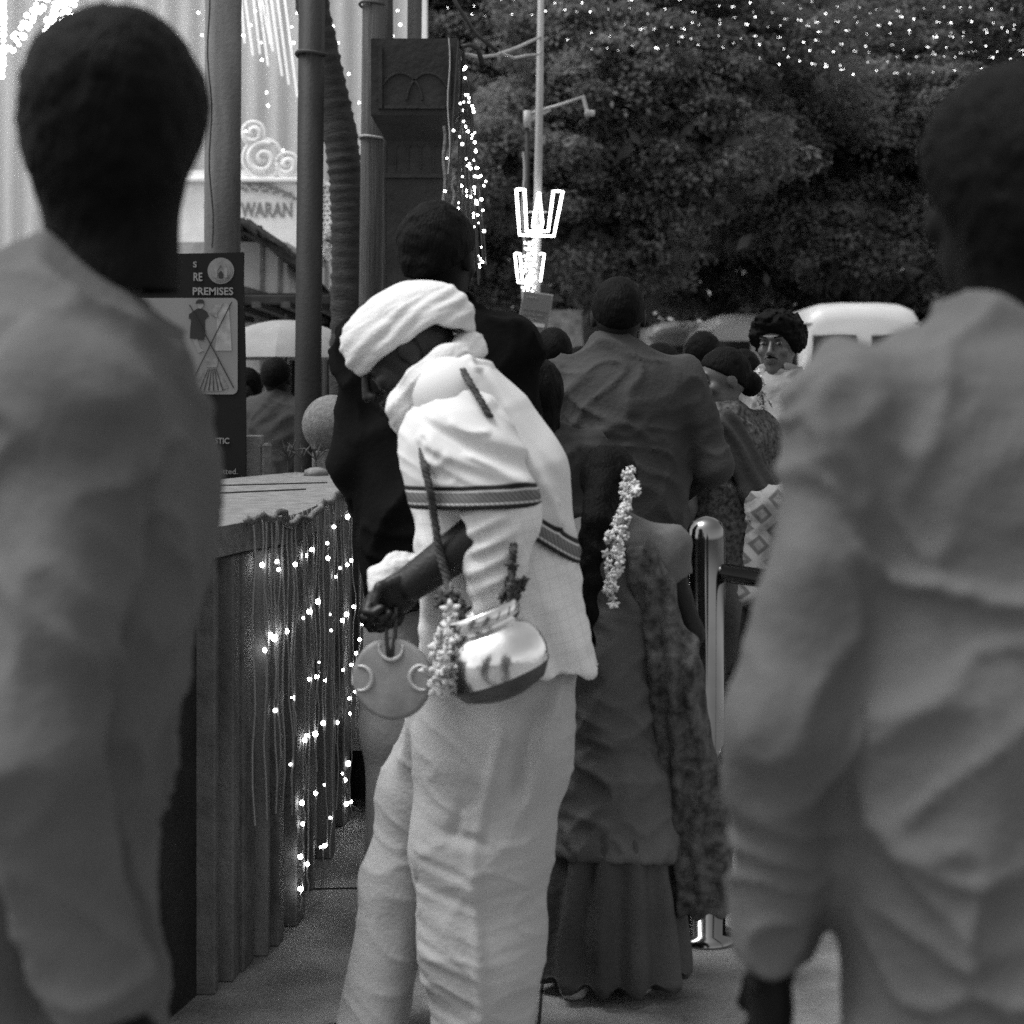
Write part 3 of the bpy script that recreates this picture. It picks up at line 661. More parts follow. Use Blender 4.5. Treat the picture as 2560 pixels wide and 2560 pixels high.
lettering('PROHIBITED.', 425, 1085, 513, 14, D - .003, MT['signtext'], nb, bold=True); lettering('MOBILE AND PLASTIC', 395, 1109, 573, 14, D - .003, MT['signtext'], nb, bold=True)
lettering('CLEANLINESS.', 425, 1135, 528, 14, D - .003, MT['signtext'], nb, bold=True); lettering('not permitted.', 475, 1185, 594, 13, D - .003, MT['signtext'], nb)
def disc(cx, cy, r, D_, mat, name, th=.0015, par=None, ry=None, n=32): mm = MB(); mm.poly([P(cx + r * math.cos(t), cy + (ry or r) * math.sin(t), D_) for t in np.linspace(0, 2 * math.pi, n, endpoint=False)], th); return mm.build(name, mat, par or nb)
em = disc(552, 677, 33, D - .003, MT['signlight'], 'emblem')
disc(552, 677, 28, D - .005, MT['printgrey'], 'emblem_ring'); disc(552, 677, 24, D - .007, MT['signlight'], 'emblem_field')
prt('emblem_arch', [(536, 694), (535, 672), (542, 660), (552, 654), (562, 660), (569, 672), (568, 694), (561, 694), (560, 674), (552, 664), (544, 674), (543, 694)], MT['printgrey'], .010)
prt('emblem_figure', [(547, 696), (546, 684), (552, 676), (558, 684), (557, 696)], MT['printdark'], .010)

# ---- poles behind the wall
def pole(name, label, pts, r, mat, n=14, D=None, parts=None):
    root = empty(name, (pts[0][0], pts[0][1], 0), label, 'pole'); mm = MB(); mm.tube(pts, r, n); mm.build('shaft', mat, root, True)
    return root
a0, a1 = P(556, 600, 7.0), P(560, -300, 7.0)
r1 = pole('concrete_pole', 'thick pale concrete pole rising behind the dark notice board', [(a0[0], 7.0, 0), (a0[0], 7.0, a0[2]), a1], .076, MT['concretepole'], 20)
m = MB(); pts = [(P(530 + 4 * math.sin(k * .9) - k * .6, 620 - k * 40, 6.91)) for k in range(22)]; m.tube(pts, .0035, 5); m.build('cable', MT['cable'], r1)
b0, b1 = P(768, 1150, 6.8), P(783, -300, 6.8)
r2 = pole('steel_pole', 'dark painted steel pole between the concrete pole and the palm', [(b0[0], 6.8, 0), b0, b1], .0535, MT['steelpole'], 20)
cb = P(778, 136, 6.8); m = MB(); m.tube([cb + (.058 * math.cos(t), .058 * math.sin(t), .004 * math.sin(2 * t)) for t in np.linspace(0, 2 * math.pi, 25)], .009, 6); m.build('wire_band', MT['cable'], r2, True)
w0, w1 = P(925, 800, 7.4), P(938, -300, 7.4)
r3 = pole('wooden_pole', 'weathered wooden pole standing between the palm and the stone pillar', [(w0[0], 7.4, 0), w0, w1], .050, MT['woodpole'], 14)
for yy in (345, 12):
    m = MB(); cb = P(930, yy, 7.4); m.tube([cb + (.055 * math.cos(t), .055 * math.sin(t), .004 * math.sin(2 * t)) for t in np.linspace(0, 2 * math.pi, 21)], .006, 5); m.build('tie_wire', MT['cablelight'] if yy > 100 else MT['cable'], r3)
m = MB(); m.tube([(P(968, 900, 7.56)[0], 7.56, 0), P(968, 100, 7.56), P(966, -300, 7.56)], .028, 10); tag(m.build('bamboo_pole', MT['woodpole'], smooth=True), 'thin pole strapped beside the weathered wooden pole', 'pole')
m = MB(); m.tube([(P(1035, 900, 7.6)[0], 7.6, 0), P(1036, 100, 7.6), P(1040, -300, 7.6)], .033, 12); tag(m.build('round_pole', MT['concretepole'], smooth=True), 'grey round pole rising behind the carved pillar head', 'pole')
# palm trunk, leaning, ringed bark
pc = [(560, -1500), (680, -600), (752, -150), (790, 60), (822, 200), (850, 330), (866, 450), (872, 560), (872, 700), (870, 900)]
Dp = 8.2; pts = [P(x, y, Dp) for x, y in pc]; ctr = []; rad = []
for k in range(len(pts) - 1):
    for q in range(14):
        t = q / 14; ctr.append(pts[k] * (1 - t) + pts[k + 1] * t)
ctr.append(pts[-1]); ctr.append(np.array([pts[-1][0], Dp, 0]))
rad = [(.066 + .010 * (i / len(ctr)) + .006 * ((i * 1.0) % 3 == 0) + random.uniform(-.002, .003)) * 1.12 for i in range(len(ctr))]
pt = empty('palm_tree', (ctr[-1][0], Dp, 0), 'curved palm trunk with ringed bark behind the steel pole', 'tree')
m = MB(); m.tube(ctr[::-1], rad[::-1], 16); m.build('trunk', MT['palm'], pt, True)
m = MB()
for k in range(14):
    a = k * 2.4; top = ctr[0] + np.array([0, 0, .1]); d = np.array([math.cos(a), math.sin(a), 0]); pr = None
    sp = [top + d * t * 1.9 + np.array([0, 0, .9 * t - 1.5 * t * t]) for t in np.linspace(0, 1, 14)]
    m.tube(sp, [.02 - .0012 * i for i in range(14)], 5)
    sd_ = np.array([-d[1], d[0], 0])
    for i in range(2, 14):
        for sgn in (-1, 1):
            q = sp[i]; e = q + sd_ * sgn * .45 * math.sin(i / 14 * 3) + d * .18 - np.array([0, 0, .18]); m.add([q, q + d * .05, e], [(0, 1, 2)])
m.build('crown', MT['leafdark'], pt)

# ---- carved stone pillar with heavy head
D = 6.8; sp_ = empty('carved_pillar', P(1040, 1000, D) * (1, 1, 0) + (0, .2, 0), 'dark carved stone pillar with a heavy square head hung with light strings', 'pillar')
k = D / F; cx = P(1036, 0, D)[0]
def ring(hw, z, d0=0.0, dep=None): dep = dep or hw; return [(cx - hw, D + .2 - dep, z), (cx + hw, D + .2 - dep, z), (cx + hw, D + .2 + dep, z), (cx - hw, D + .2 + dep, z)]
def stack(rings):
    mm = MB(); V = [p for r in rings for p in r]; fs = [(3, 2, 1, 0), tuple(range(len(V) - 4, len(V)))]
    for i in range(len(rings) - 1):
        for q in range(4): fs.append((i * 4 + q, i * 4 + (q + 1) % 4, i * 4 + 4 + (q + 1) % 4, i * 4 + 4 + q))
    mm.add(V, fs); return mm
zz = lambda y: P(0, y, D)[2]
hw_ = 110 * k; sw_ = 71 * k
stack([ring(sw_ * 1.02, 0), ring(sw_ * 1.02, zz(432))]).build('shaft', MT['darkstone'], sp_)
stack([ring(sw_ * 1.10, zz(438)), ring(sw_ * 1.10, zz(428))]).build('moulding', MT['darkstone'], sp_)
stack([ring(sw_ * 1.0, zz(428)), ring(sw_ * 1.0, zz(360)), ring(sw_ * 1.05, zz(345)), ring(hw_, zz(285)), ring(hw_, zz(93))]).build('head', MT['darkstone'], sp_)
fy = D + .2 - hw_
for (x0, x1) in ((945, 955), (1117, 1127)):
    m = MB(); a = P(x0, 115, D); b = P(x1, 270, D); m.box((a[0], fy - .012, b[2]), (b[0], fy - .001, a[2])); m.build('carved_rib', MT['darkstone'], sp_)
m = MB(); a = P(960, 262, D); b = P(1112, 270, D); m.box((a[0], fy - .012, b[2]), (b[0], fy - .001, a[2])); m.build('carved_rib', MT['darkstone'], sp_)
for pcx in (1000, 1070):                                             # carved arcs and lotus petals on the head
    m = MB(); m.tube([(P(pcx + 55 * math.cos(t), 0, D)[0], fy - .002, zz(255 - 75 * math.sin(t))) for t in np.linspace(.1, math.pi - .1, 16)], .006, 5); m.build('carved_arc', MT['darkstone'], sp_)
for q in range(4):
    px = 985 + q * 32; m = MB(); m.tube([(P(px, 0, D)[0], D + .2 - sw_ * 1.0 - .001, zz(415)), (P(px, 0, D)[0], D + .2 - sw_ * 1.0 - .001, zz(362))], .004, 5); m.tube([(P(px + dx, 0, D)[0], D + .2 - sw_ - .002, zz(yy)) for dx, yy in ((0, 362), (9, 350), (16, 342), (23, 350), (32, 362))], .004, 5); m.build('carved_petal', MT['darkstone'], sp_)
m = MB(); q = [P(1122 + 3 * math.sin(i), 95 + 34 * i, D - .02) for i in range(11)]; m.tube(q, .0025, 5); m.build('thin_cable', MT['cablelight'], sp_)
for (x0, y0, y1) in ((1110, 315, 520), (1133, 430, 520)):
    m = MB(); m.tube([P(x0 + 2.5 * math.sin(i * 1.3), y0 + (y1 - y0) * i / 9, D + .02) for i in range(10)], .006, 5); m.build('worn_cord', MT['rope'], sp_)
# ---- light strings fanning down beside the pillar
bulb_mesh = {}
def bulb(r, mat):
    kx = (round(r, 4), mat.name)
    if kx not in bulb_mesh:
        mm = MB(); mm.lathe([(0.0001, -1), (.6, -.8), (.95, -.3), (.95, .3), (.6, .8), (.0001, 1)], (0, 0, 0), 8); bulb_mesh[kx] = raw_mesh('bulb', np.array(mm.v) * r, mm.f, mat, True)
    return bulb_mesh[kx]
def light_string(label, pts, bulbs, br, cr, group, cmat=None, mat=None, name='light_string'):
    pts = [np.array(p, float) for p in pts]; b = pts[0]
    root = empty(name, b, label, 'light string', group)
    mm = MB(); mm.tube(pts, cr, 4); mm.build('cable', cmat or MT['cable'], root)
    for q in bulbs: o = link('bulb', bulb(br * random.choice((.7, .85, 1, 1.15, 1.35)), (mat if random.random() < .6 or mat is not MT['treebulb'] else MT['treebulbdim']) if mat else (MT['bulb'] if random.random() < .7 else MT['bulbdim'])), root, np.array(q) - b)
    return root
fan = [(332, 542), (322, 560), (330, 628), (337, 763), (352, 763), (362, 787), (293, 833), (320, 822), (361, 822), (388, 853), (396, 874), (316, 887), (400, 900), (318, 978), (337, 1020), (352, 1058), (408, 1068), (390, 1086), (291, 1100), (381, 1114), (408, 1146), (308, 1160), (408, 1200), (327, 1237), (417, 1218), (337, 1278), (402, 1290), (365, 1320), (349, 1334), (374, 1355), (420, 1352), (435, 1352), (296, 1366), (309, 1422), (410, 1418), (437, 1425), (457, 1416), (498, 1460), (300, 1495), (404, 1507), (482, 1495), (337, 1536), (402, 1533), (405, 1558), (345, 1578), (373, 1584), (461, 1606), (281, 1632), (418, 1617), (426, 1637), (277, 1678), (474, 1693), (397, 1720), (432, 1732), (400, 1747), (439, 1795), (412, 1825), (483, 1860), (169, 1538), (184, 1274), (238, 1050), (440, 2060), (455, 2085), (430, 2100), (470, 2110), (445, 2130), (462, 1990), (448, 2150)]
fan = [(1060 + .3106 * x, .3106 * y) for x, y in fan]
ap = P(1158, 118, 6.9)
lanes = 16
for q in range(lanes):
    xb = 1140 + q * (1215 - 1140) / (lanes - 1); end = P(xb + random.uniform(-3, 3), random.uniform(640, 720), 6.86 + .1 * math.sin(q * 2.1))
    sel = []
    for (x, y) in fan:
        t = min(max((y - 118) / 560.0, 0), 1.15); xl = 1158 + (xb - 1158) * min(1, t ** .8 * 1.05)
        sel.append(abs(x - xl))
    pts = [ap + (end - ap) * np.array([t ** .8, t, t]) for t in np.linspace(0, 1, 12)]
    best = [f for f, d in zip(fan, sel) if d < (1215 - 1140) / (lanes - 1) * .55 and f[0] > 1138]
    fan = [f for f in fan if f not in best]
    light_string('dark light string fanning down beside the carved pillar', pts, [P(x, y, 6.84 + random.uniform(-.04, .04)) for x, y in best], .0048, .0035, 'light strings beside the pillar')
if fan: light_string('short light string stuck to the side of the carved pillar', [P(1146, 100, 6.75), P(1125, 400, 6.78), P(1115, 520, 6.78)], [P(x, y, 6.76) for x, y in fan], .0048, .003, None)
for (q, lab, mt, rr) in (([(1160, 135), (1200, 143), (1240, 138), (1290, 120), (1352, 92)], 'pale sagging cable tied between the carved pillar and lamp post', 'cablelight', .0085), ([(1250, 133), (1285, 145), (1320, 138), (1345, 136), (1352, 128)], 'frayed pale cord knotted to the tall lamp post', 'cablelight', .007), ([(1125, -20), (1150, 25), (1190, 85), (1245, 130)], 'dark twisted cable sloping down over the foliage', 'cable', .008), ([(1152, 118), (1175, 112), (1195, 122), (1206, 158)], 'dark cable end curling off the pillar top', 'cable', .011)):
    n_ = len(q); m = MB(); m.tube([P(x, y, 6.9 + (2.6 * i / (n_ - 1) if 'lamp post' in lab else .02 * i)) for i, (x, y) in enumerate(q)], rr, 6); tag(m.build('cable', MT[mt], smooth=True), lab, 'cable')

# ---- strings of lights over the parapet edge
led = [(655, 1412), (691, 1404), (696, 1424), (738, 1411), (763, 1389), (779, 1374), (818, 1254), (869, 1292), (835, 1317), (818, 1358), (820, 1395), (850, 1420), (868, 1412), (878, 1401), (838, 1442), (795, 1504), (774, 1529), (758, 1545), (825, 1536), (856, 1551), (866, 1536), (884, 1517), (828, 1576), (716, 1578), (685, 1595), (676, 1586), (662, 1625), (906, 1561), (899, 1599), (890, 1633), (878, 1662), (857, 1675), (798, 1656), (792, 1692), (773, 1698), (813, 1701), (732, 1744), (688, 1776), (887, 1729), (873, 1746), (875, 1784), (808, 1808), (843, 1806), (767, 1839), (788, 1835), (761, 1851), (726, 1911), (856, 1934), (811, 1962), (789, 1983), (755, 2007), (871, 2007), (826, 2044), (757, 2060), (812, 2114), (802, 2118), (751, 2142), (768, 2160), (751, 2222), (806, 2232), (810, 2226)]
led.sort(); cols = []
for b in led:
    if cols and b[0] - cols[-1][0][0] < 11 and len(cols[-1]) < 6: cols[-1].append(b)
    else: cols.append([b])
for cl in cols:
    cl.sort(key=lambda q: q[1]); x0 = sum(q[0] for q in cl) / len(cl); fx, fyy = face_at(x0)
    def on(px, py):
        x, y = face_at(px); d = y - .012; return np.array([(px - 1280) / F * d + .0, d, CH - (py - HY) / F * d])
    t0 = on(x0, 0); t0[2] = 1.004; pts = [t0] + [on(x, y) + (.004, 0, .0) for x, y in cl]
    zl = max(.03, pts[-1][2] - random.uniform(.04, .25)); pts.append(np.array([pts[-1][0] + random.uniform(-.01, .01), pts[-1][1], zl]))
    full = []
    for a, b in zip(pts, pts[1:]):
        for i in range(4): full.append(a + (b - a) * i / 4 + np.array([random.uniform(-.004, .004), 0, 0]))
    full.append(pts[-1]); light_string('string of small lit bulbs hanging down the parapet wall', full, [on(x, y) for x, y in cl], .0050, .0019, 'light strings on the parapet', MT['cablelight'])
light_string('coil of lit bulbs lying on the stone step', [P(840, 1870, 5.05), P(871, 1909, 5.03), P(856, 1960, 5.0), P(872, 2008, 5.0), P(905, 2030, 4.95)], [P(871, 1909, 5.02), P(862, 1950, 5.0), P(866, 2010, 5.0), P(878, 2004, 5.0)], .0065, .003, None)
# bare thin cables between the strings
for q in range(10):
    px = 640 + q * 25 + random.uniform(-6, 6); x, y = face_at(px); y -= .02
    m = MB(); m.tube([(x + .004 * math.sin(i * 1.7 + q), y, 1.0 - i * .085) for i in range(9)], .0022, 4); tag(m.build('bare_cable', MT['cablelight']), 'thin pale cable hanging between the bulbs on the parapet', 'cable', 'bare cables on the parapet')

# ---- hut with tiled roof, awning beam, festival backdrop
D = 11.0; hut = empty('tiled_hut', P(620, 1000, D) * (1, 1, 0), 'small hut with pale walls and a ragged tiled roof behind the poles', 'hut')
a, b = P(420, 735, D), P(718, 600, D); m = MB(); m.box((a[0], D, 0), (b[0], D + 2.2, P(0, 605, D)[2])); m.build('wall', MT['hutwall'], hut)
for px in (655, 700):
    m = MB(); q = P(px, 605, D); m.box((q[0] - .012, D - .012, 0), (q[0] + .012, D - .001, q[2])); m.build('wall_batten', MT['printgrey'], hut)
rf = [(520, 525), (570, 535), (606, 550), (650, 572), (690, 608), (742, 636)]
m = MB(); V = []
for (x, y) in rf: p = P(x, y, D - .35); V += [p, p + (0, 2.6, -.15)]
V2 = [v - np.array([0, 0, .07]) for v in V]; fs = []
for i in range(len(rf) - 1): fs += [(2 * i, 2 * i + 2, 2 * i + 3, 2 * i + 1)]
nV = len(V); fs += [tuple(nV + j for j in reversed(f)) for f in fs] + [(2 * i, 2 * i + nV, 2 * i + 2 + nV, 2 * i + 2) for i in range(len(rf) - 1)]
m.add(V + V2, fs); m.build('roof', MT['tile'], hut)
for r_ in range(3):
    for i in range(12):
        t = i / 12; j = int(t * (len(rf) - 2)); u = t * (len(rf) - 2) - j; x = rf[j][0] * (1 - u) + rf[j + 1][0] * u; y = rf[j][1] * (1 - u) + rf[j + 1][1] * u
        q = P(x + 26, y + 22, D - .38 + r_ * .3) + (0, 0, -.03 * r_ + .01); mm = MB(); w = .075
        mm.box(tuple(q + (-w * 1.1, -.05 - .02 * random.random(), -.012)), tuple(q + (w * 1.1, .22, .012)), rz=random.uniform(-.12, .12), bev=.006); mm.v = [(x_, y_, z_ - (x_ - q[0]) * random.uniform(.5, .95)) for x_, y_, z_ in mm.v]; mm.build('roof_tile', MT['tile'], hut)
m = MB(); q = P(560, 800, D - .1); e = P(690, 738, D - .1); m.poly([P(560, 700, D - .1), P(690, 738, D - .1), P(560, 738, D - .1)], .05); m.build('lower_roof', MT['tile'], hut)
D = 9.2; aw = empty('market_awning', P(740, 1000, D) * (1, 1, 0), 'dark timber awning frame with deep shade beneath, behind the poles', 'awning')
a = P(430, 760, D); b = P(905, 738, D); m = MB(); m.box((a[0], D, a[2]), (b[0], D + .08, b[2]), bev=.004); m.build('front_beam', MT['darkwood'], aw)
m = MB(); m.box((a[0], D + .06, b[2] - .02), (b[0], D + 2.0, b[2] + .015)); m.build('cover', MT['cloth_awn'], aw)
for i in range(7):
    x = a[0] + .12 + i * .16; m = MB(); m.box((x, D - .03, a[2] - .02), (x + .05, D + 1.9, a[2] + .012)); m.build('rafter', MT['woodpole'], aw)
for i in range(5):
    x = a[0] + .1 + i * .23; m = MB(); m.box((x, D + 1.9, 0), (x + .06, D + 1.96, b[2])); m.build('post', MT['darkwood'], aw)
m = MB(); m.box((a[0] - .5, D + 2.0, 0), (b[0] + .1, D + 2.06, b[2])); m.build('shade_sheet', MT['cloth_awn'], aw)  # dark sheet standing in for the deep shade beneath the awning
m = MB(); q = P(890, 740, D - .25); m.tube([P(825, 728, 8.9), P(905, 742, 8.9)], .03, 8); tag(m.build('log', MT['woodpole']), 'short pale log lying on the awning edge below the palm', 'log')
m = MB(); m.tube([P(800, 880, 9.5), P(860, 880, 9.5)], .02, 6); [m.tube([P(x, 885, 9.5), P(x, 1000, 9.5)], .016, 6) for x in (812, 832, 852)]; [m.tube([P(x, 1000, 9.5), np.array([P(x, 0, 9.5)[0], 9.5, 0])], .016, 6) for x in (812, 852)]
tag(m.build('railing', MT['concretepole']), 'pale slatted railing seen under the dark awning', 'railing')

D = 17.0; bd = empty('festival_backdrop', (-5.5, 17.2, 0), 'tall white pleated cloth backdrop wall with a straight right edge', 'backdrop')
nx_, nz_ = 260, 2; xs = np.linspace(-11.5, P(1063, 0, 17)[0], nx_); V = []
for zq in (0.0, 9.5):
    for i, x in enumerate(xs): V.append((x, 17.0 + .018 * math.sin(i * 1.15) + .012 * math.sin(i * .37 + zq), zq))
m = MB(); m.add(V, [(i, i + 1, i + 1 + nx_, i + nx_) for i in range(nx_ - 1)]); m.build('cloth', MT['facade'], bd, True)
m = MB(); xe = P(1060, 0, 17)[0]; m.box((xe - .025, 16.93, 0), (xe + .03, 17.1, 9.6)); m.build('edge_post', MT['whitepaint'], bd)
m = MB(); m.box((-11.5, 17.05, 9.3), (xe, 17.15, 9.6)); m.build('top_rail', MT['whitepaint'], bd)
D = 16.6
drips = [(613, 0, 632, 138), (634, 0, 650, 135), (648, 0, 670, 165), (665, 0, 682, 128), (678, 0, 705, 190), (694, 0, 722, 212), (712, 0, 743, 243), (603, 0, 611, 108), (655, 0, 676, 110)]
for (x0, y0, x1, y1) in drips:
    m = MB(); s0 = (x1 - x0) / (y1 - y0 + 1e-6); m.tube([P(x0 - 220 * s0, -220, D), P(x1, y1, D)], .0075, 6); tag(m.build('light_tube', MT['meteor'], smooth=True), 'thin lit white tube hanging aslant before the cloth backdrop', 'light tube', 'drip lights on the backdrop')
rb = np.random.default_rng(5)
for q in range(9):
    x0 = 470 + q * 72 + rb.uniform(-12, 12); n_ = 12; pts = [P(x0 + 30 * math.sin(i * .4 + q), -60 + i * 40, D - .05) for i in range(n_)]
    light_string('faint bulb string spread over the white backdrop', [pts[0], pts[0] + (0, 0, -.02)] if False else pts, [pts[i] + (rb.uniform(-.06, .06), 0, rb.uniform(-.05, .05)) for i in range(n_) if rb.uniform() < .8], .0065, .0012, 'bulb strings on the backdrop', MT['cablelight'], MT['farbulb'])
for q, (x0, w) in enumerate(((100, 24), (135, 20), (168, 16))):         # garland of large bulbs at the top left
    pts = [P(x0 + w * math.cos(t * 1.2) - (60 * t if q == 0 else 20 * t), -40 + 130 * t, 15.5) for t in np.linspace(0, 1.2, 12)]
    light_string('thick garland of bright bulbs looping at the top of the backdrop', pts, [p_ + (rb.uniform(-.05, .05), 0, rb.uniform(-.04, .04)) for p_ in pts for _ in range(3)], .019, .006, 'bulb garlands over the backdrop', MT['cable'], MT['farbulb'])
pts = [P(5 + 4 * math.sin(t * 3), -30 + t * 200, 15.5) for t in np.linspace(0, 1.1, 16)]
light_string('single row of bright bulbs hanging at the far end of the backdrop', pts, pts, .022, .005, None, MT['cable'], MT['farbulb'])
# name arch with scrolls, lattice and flowers
D = 14.0; ar = empty('name_arch', P(680, 1000, D) * (1, 1, 0), 'white festival arch with scroll crest, lattice panel and part of a name', 'arch')
m = MB(); m.poly([P(400, 1015, D), P(806, 1015, D), P(806, 500, D)] + [P(806 - 26 * i, 500 - 75 * math.sin(math.pi / 2 * min(1, i / 7)), D) for i in range(1, 16)], .12); m.build('name_panel', MT['whitepaint'], ar)
m = MB(); a = P(400, 455, D - .05); b = P(806, 444, D - .05); m.box((a[0], D - .07, a[2]), (b[0], D + .1, b[2]), bev=.008); m.build('cornice', MT['whitepaint'], ar)
lettering('WARAN', 601, 542, 730, 36, D - .01, MT['greyprint'], ar, bold=True)

for (cx_, cy_, r_, nm) in ((657, 397, 42, 2.2), (634, 333, 24, 1.8), (718, 412, 25, 1.8)):
    for sgn, rr in ((1, 1.0),):
        m = MB(); m.tube([P(cx_ + r_ * 1.18 * math.cos(t), cy_ + r_ * 1.18 * math.sin(t), D - .01) for t in np.linspace(0, 2 * math.pi, 40)], .016, 6, False); m.build('scroll_ring', MT['whitepaint'], ar, True)
        m = MB(); ts = np.linspace(.35, nm * 2 * math.pi / 1.25, 60); m.tube([P(cx_ + r_ * (t / ts[-1]) * math.cos(t + .5), cy_ + r_ * (t / ts[-1]) * math.sin(t + .5), D - .02) for t in ts], .024, 8); m.build('scroll', MT['whitepaint'], ar, True)
for q in range(16):
    t = q / 15; c_ = P(606 + 130 * t, 470 + 20 * t ** 2 + 6 * math.sin(q * 2.2), D - .03); m = MB(); m.lathe([(0, .012), (.014, .005), (.015, -.004), (0, -.012)], c_, 6, Matrix.Rotation(math.pi / 2, 3, 'X')); m.build('leaf_spray', MT['greyprint'], ar)
m = MB(); m.tube([P(604 + 136 * t, 456 + 42 * t ** 2.4, D - .03) for t in np.linspace(0, 1, 14)], .012, 6); m.build('leaf_stem', MT['printmid'], ar, True)
mm = MB()
for i in range(12):
    for j in range(15):
        c_ = P(812 + i * 13.2 + (6.6 if j % 2 else 0), 470 + j * 11.6, D - .01); mm.tube([c_ + (.021 * math.cos(t), 0, .018 * math.sin(t)) for t in np.linspace(0, 2 * math.pi, 8)], .0065, 4, False)
lt = tag(mm.build('lattice', MT['whitepaint'], ar), kind='stuff')
m = MB(); a = P(806, 464, D); b = P(972, 455, D); m.box((a[0], D - .03, a[2]), (b[0], D + .05, b[2])); m.build('lattice_top', MT['whitepaint'], ar)
m = MB(); a = P(806, 660, D + .05); b = P(972, 462, D + .05); m.box((a[0], D + .06, a[2]), (b[0], D + .1, b[2])); m.build('lattice_backing', MT['printgrey'], ar)
for q in range(46):
    c_ = P(812 + rb.uniform(0, 152), 575 + rb.uniform(0, 70), D - .06 - rb.uniform(0, .05)); m = MB()
    for i in range(5): a_ = i * 1.257 + q; m.tube([c_, c_ + (.032 * math.cos(a_), -.012, .032 * math.sin(a_))], [.006, .013], 5)
    m.build('flower', MT['flower'] if q % 3 else MT['flowerdark'], ar)
m = MB(); V = []; nx2 = 60; x0, x1 = P(720, 0, D)[0], P(975, 0, D)[0]
for zq, kz in ((0.0, .06), (P(0, 655, D)[2], .03)):
    for i in range(nx2): V.append((x0 + (x1 - x0) * i / (nx2 - 1), D - .02 + kz * math.sin(i * .9), zq))
m.add(V, [(i, i + 1, i + 1 + nx2, i + nx2) for i in range(nx2 - 1)]); m.build('drape', MT['drapes'], ar, True)
m = MB(); a = P(820, 460, 15.2); b = P(862, 345, 15.2); m.box((a[0], 15.2, 0), (b[0], 15.26, b[2])); tag(m.build('shutter_panel', MT['printmid']), 'narrow grey panel standing between backdrop and palm trunk', 'panel')

# ---- tall lamp post with neon signs and small notice
D = 9.5; lp = empty('lamp_post', P(1346, 1000, D) * (1, 1, 0), 'tall pale tapering post carrying two glowing trident shaped signs', 'post')
m = MB(); m.tube([(P(1340, 0, D)[0], D, 0), P(1340, 720, D), P(1348, 300, D), P(1355, -200, D)], [.026, .025, .021, .017], 12); m.build('shaft', MT['galv'], lp, True)
lp2 = empty('street_lamp', P(1318, 1000, 10.2) * (1, 1, 0), 'thin grey street lamp with a slanting arm behind the tall post', 'street lamp')
m = MB(); m.tube([(P(1318, 0, 10.2)[0], 10.2, 0), P(1318, 278, 10.2)], .014, 10); m.build('shaft', MT['steelpole'], lp2, True)
m = MB(); m.tube([P(1318, 320, 10.2), P(1318, 277, 10.2)], .024, 10); m.build('clamp', MT['galv'], lp2, True)
m = MB(); m.tube([P(1322, 284, 10.2), P(1400, 262, 10.2), P(1462, 241, 10.2)], .009, 8); m.build('arm', MT['galv'], lp2, True)
m = MB(); m.poly([P(1324, 305, 10.2), P(1378, 276, 10.2), P(1378, 272, 10.2), P(1324, 288, 10.2)], .02); m.build('gusset', MT['galv'], lp2)
m = MB(); m.tube([P(1458, 243, 10.2), P(1469, 285, 10.2)], .012, 8); m.box(tuple(P(1462, 288, 10.2) - (0, .03, 0)), tuple(P(1487, 277, 10.2) + (0, .05, 0)), bev=.004); m.build('lamp_head', MT['galv'], lp2)
m = MB(); m.tube([P(1308 + 3 * math.sin(i), 380 + 30 * i, 10.1) for i in range(14)], .007, 6); tag(m.build('hanging_cable', MT['cablelight']), 'pale cable hanging down beside the thin street lamp', 'cable')
def neon(parent, pts, closed=True, r=.0068, name='light_tube'):
    q = [P(x, y, 9.38) for x, y in pts]; q = q + [q[0]] if closed else q
    fine = []
    for a, b in zip(q, q[1:]): fine += [a + (b - a) * t for t in (0, .5)]
    fine.append(q[-1]); mm = MB(); mm.tube(fine, r, 8); return mm.build(name, MT['tube'], parent, True)
Zs = lambda pts: [(1120 + x * .3106, 400 + y * .3106) for x, y in pts]
ns = empty('neon_sign', P(1346, 590, 9.38), 'large glowing white trident shaped neon sign on the tall post', 'neon sign')
neon(ns, Zs([(550, 236), (616, 236), (632, 572), (806, 574), (848, 250), (924, 252), (852, 612), (576, 604)]))
neon(ns, Zs([(733, 262), (752, 440), (760, 500), (752, 540), (735, 558), (705, 556), (684, 538), (690, 470), (715, 350)]))
ns2 = empty('neon_sign', P(1325, 705, 9.42), 'smaller glowing white trident sign below the large one, half hidden by lights', 'neon sign')
neon(ns2, Zs([(538, 752), (580, 752), (596, 965), (672, 975), (670, 988), (564, 986)]), r=.0052); neon(ns2, Zs([(736, 756), (776, 752), (744, 978)]), False, .0052)
for (o_, x, y0, y1) in ((ns, 1342, 470, 590), (ns2, 1330, 640, 700)):
    m = MB(); a = P(x - 12, (y0 + y1) / 2, 9.39); m.tube([P(x - 20, (y0 + y1) / 2, 9.405), P(x + 25, (y0 + y1) / 2, 9.47)], .004, 5); m.build('bracket', MT['galv'], o_)
rl = random.Random(3); pts = [P(1326 + 11 * math.cos(i * 1.9) - i * .05, 602 + i * 1.42, 9.44 + .05 * math.sin(i * 1.9)) for i in range(90)]
light_string('dense bundle of lit bulbs wound down the tall post', pts, [p_ + np.array([rl.uniform(-.012, .012), rl.uniform(-.05, 0), rl.uniform(-.01, .01)]) for p_ in pts], .0038, .002, None, MT['cablelight'], MT['farbulb'])
light_string('small heap of lit bulbs low beyond the crowd', [P(1240, 880, 9.6), P(1250, 842, 9.6), P(1262, 882, 9.6)], [P(1250 + rl.uniform(-1, 1) * (i * .9), 842 + i * 2.6, 9.6) for i in range(16)], .007, .002, None, MT['cablelight'], MT['farbulb'])
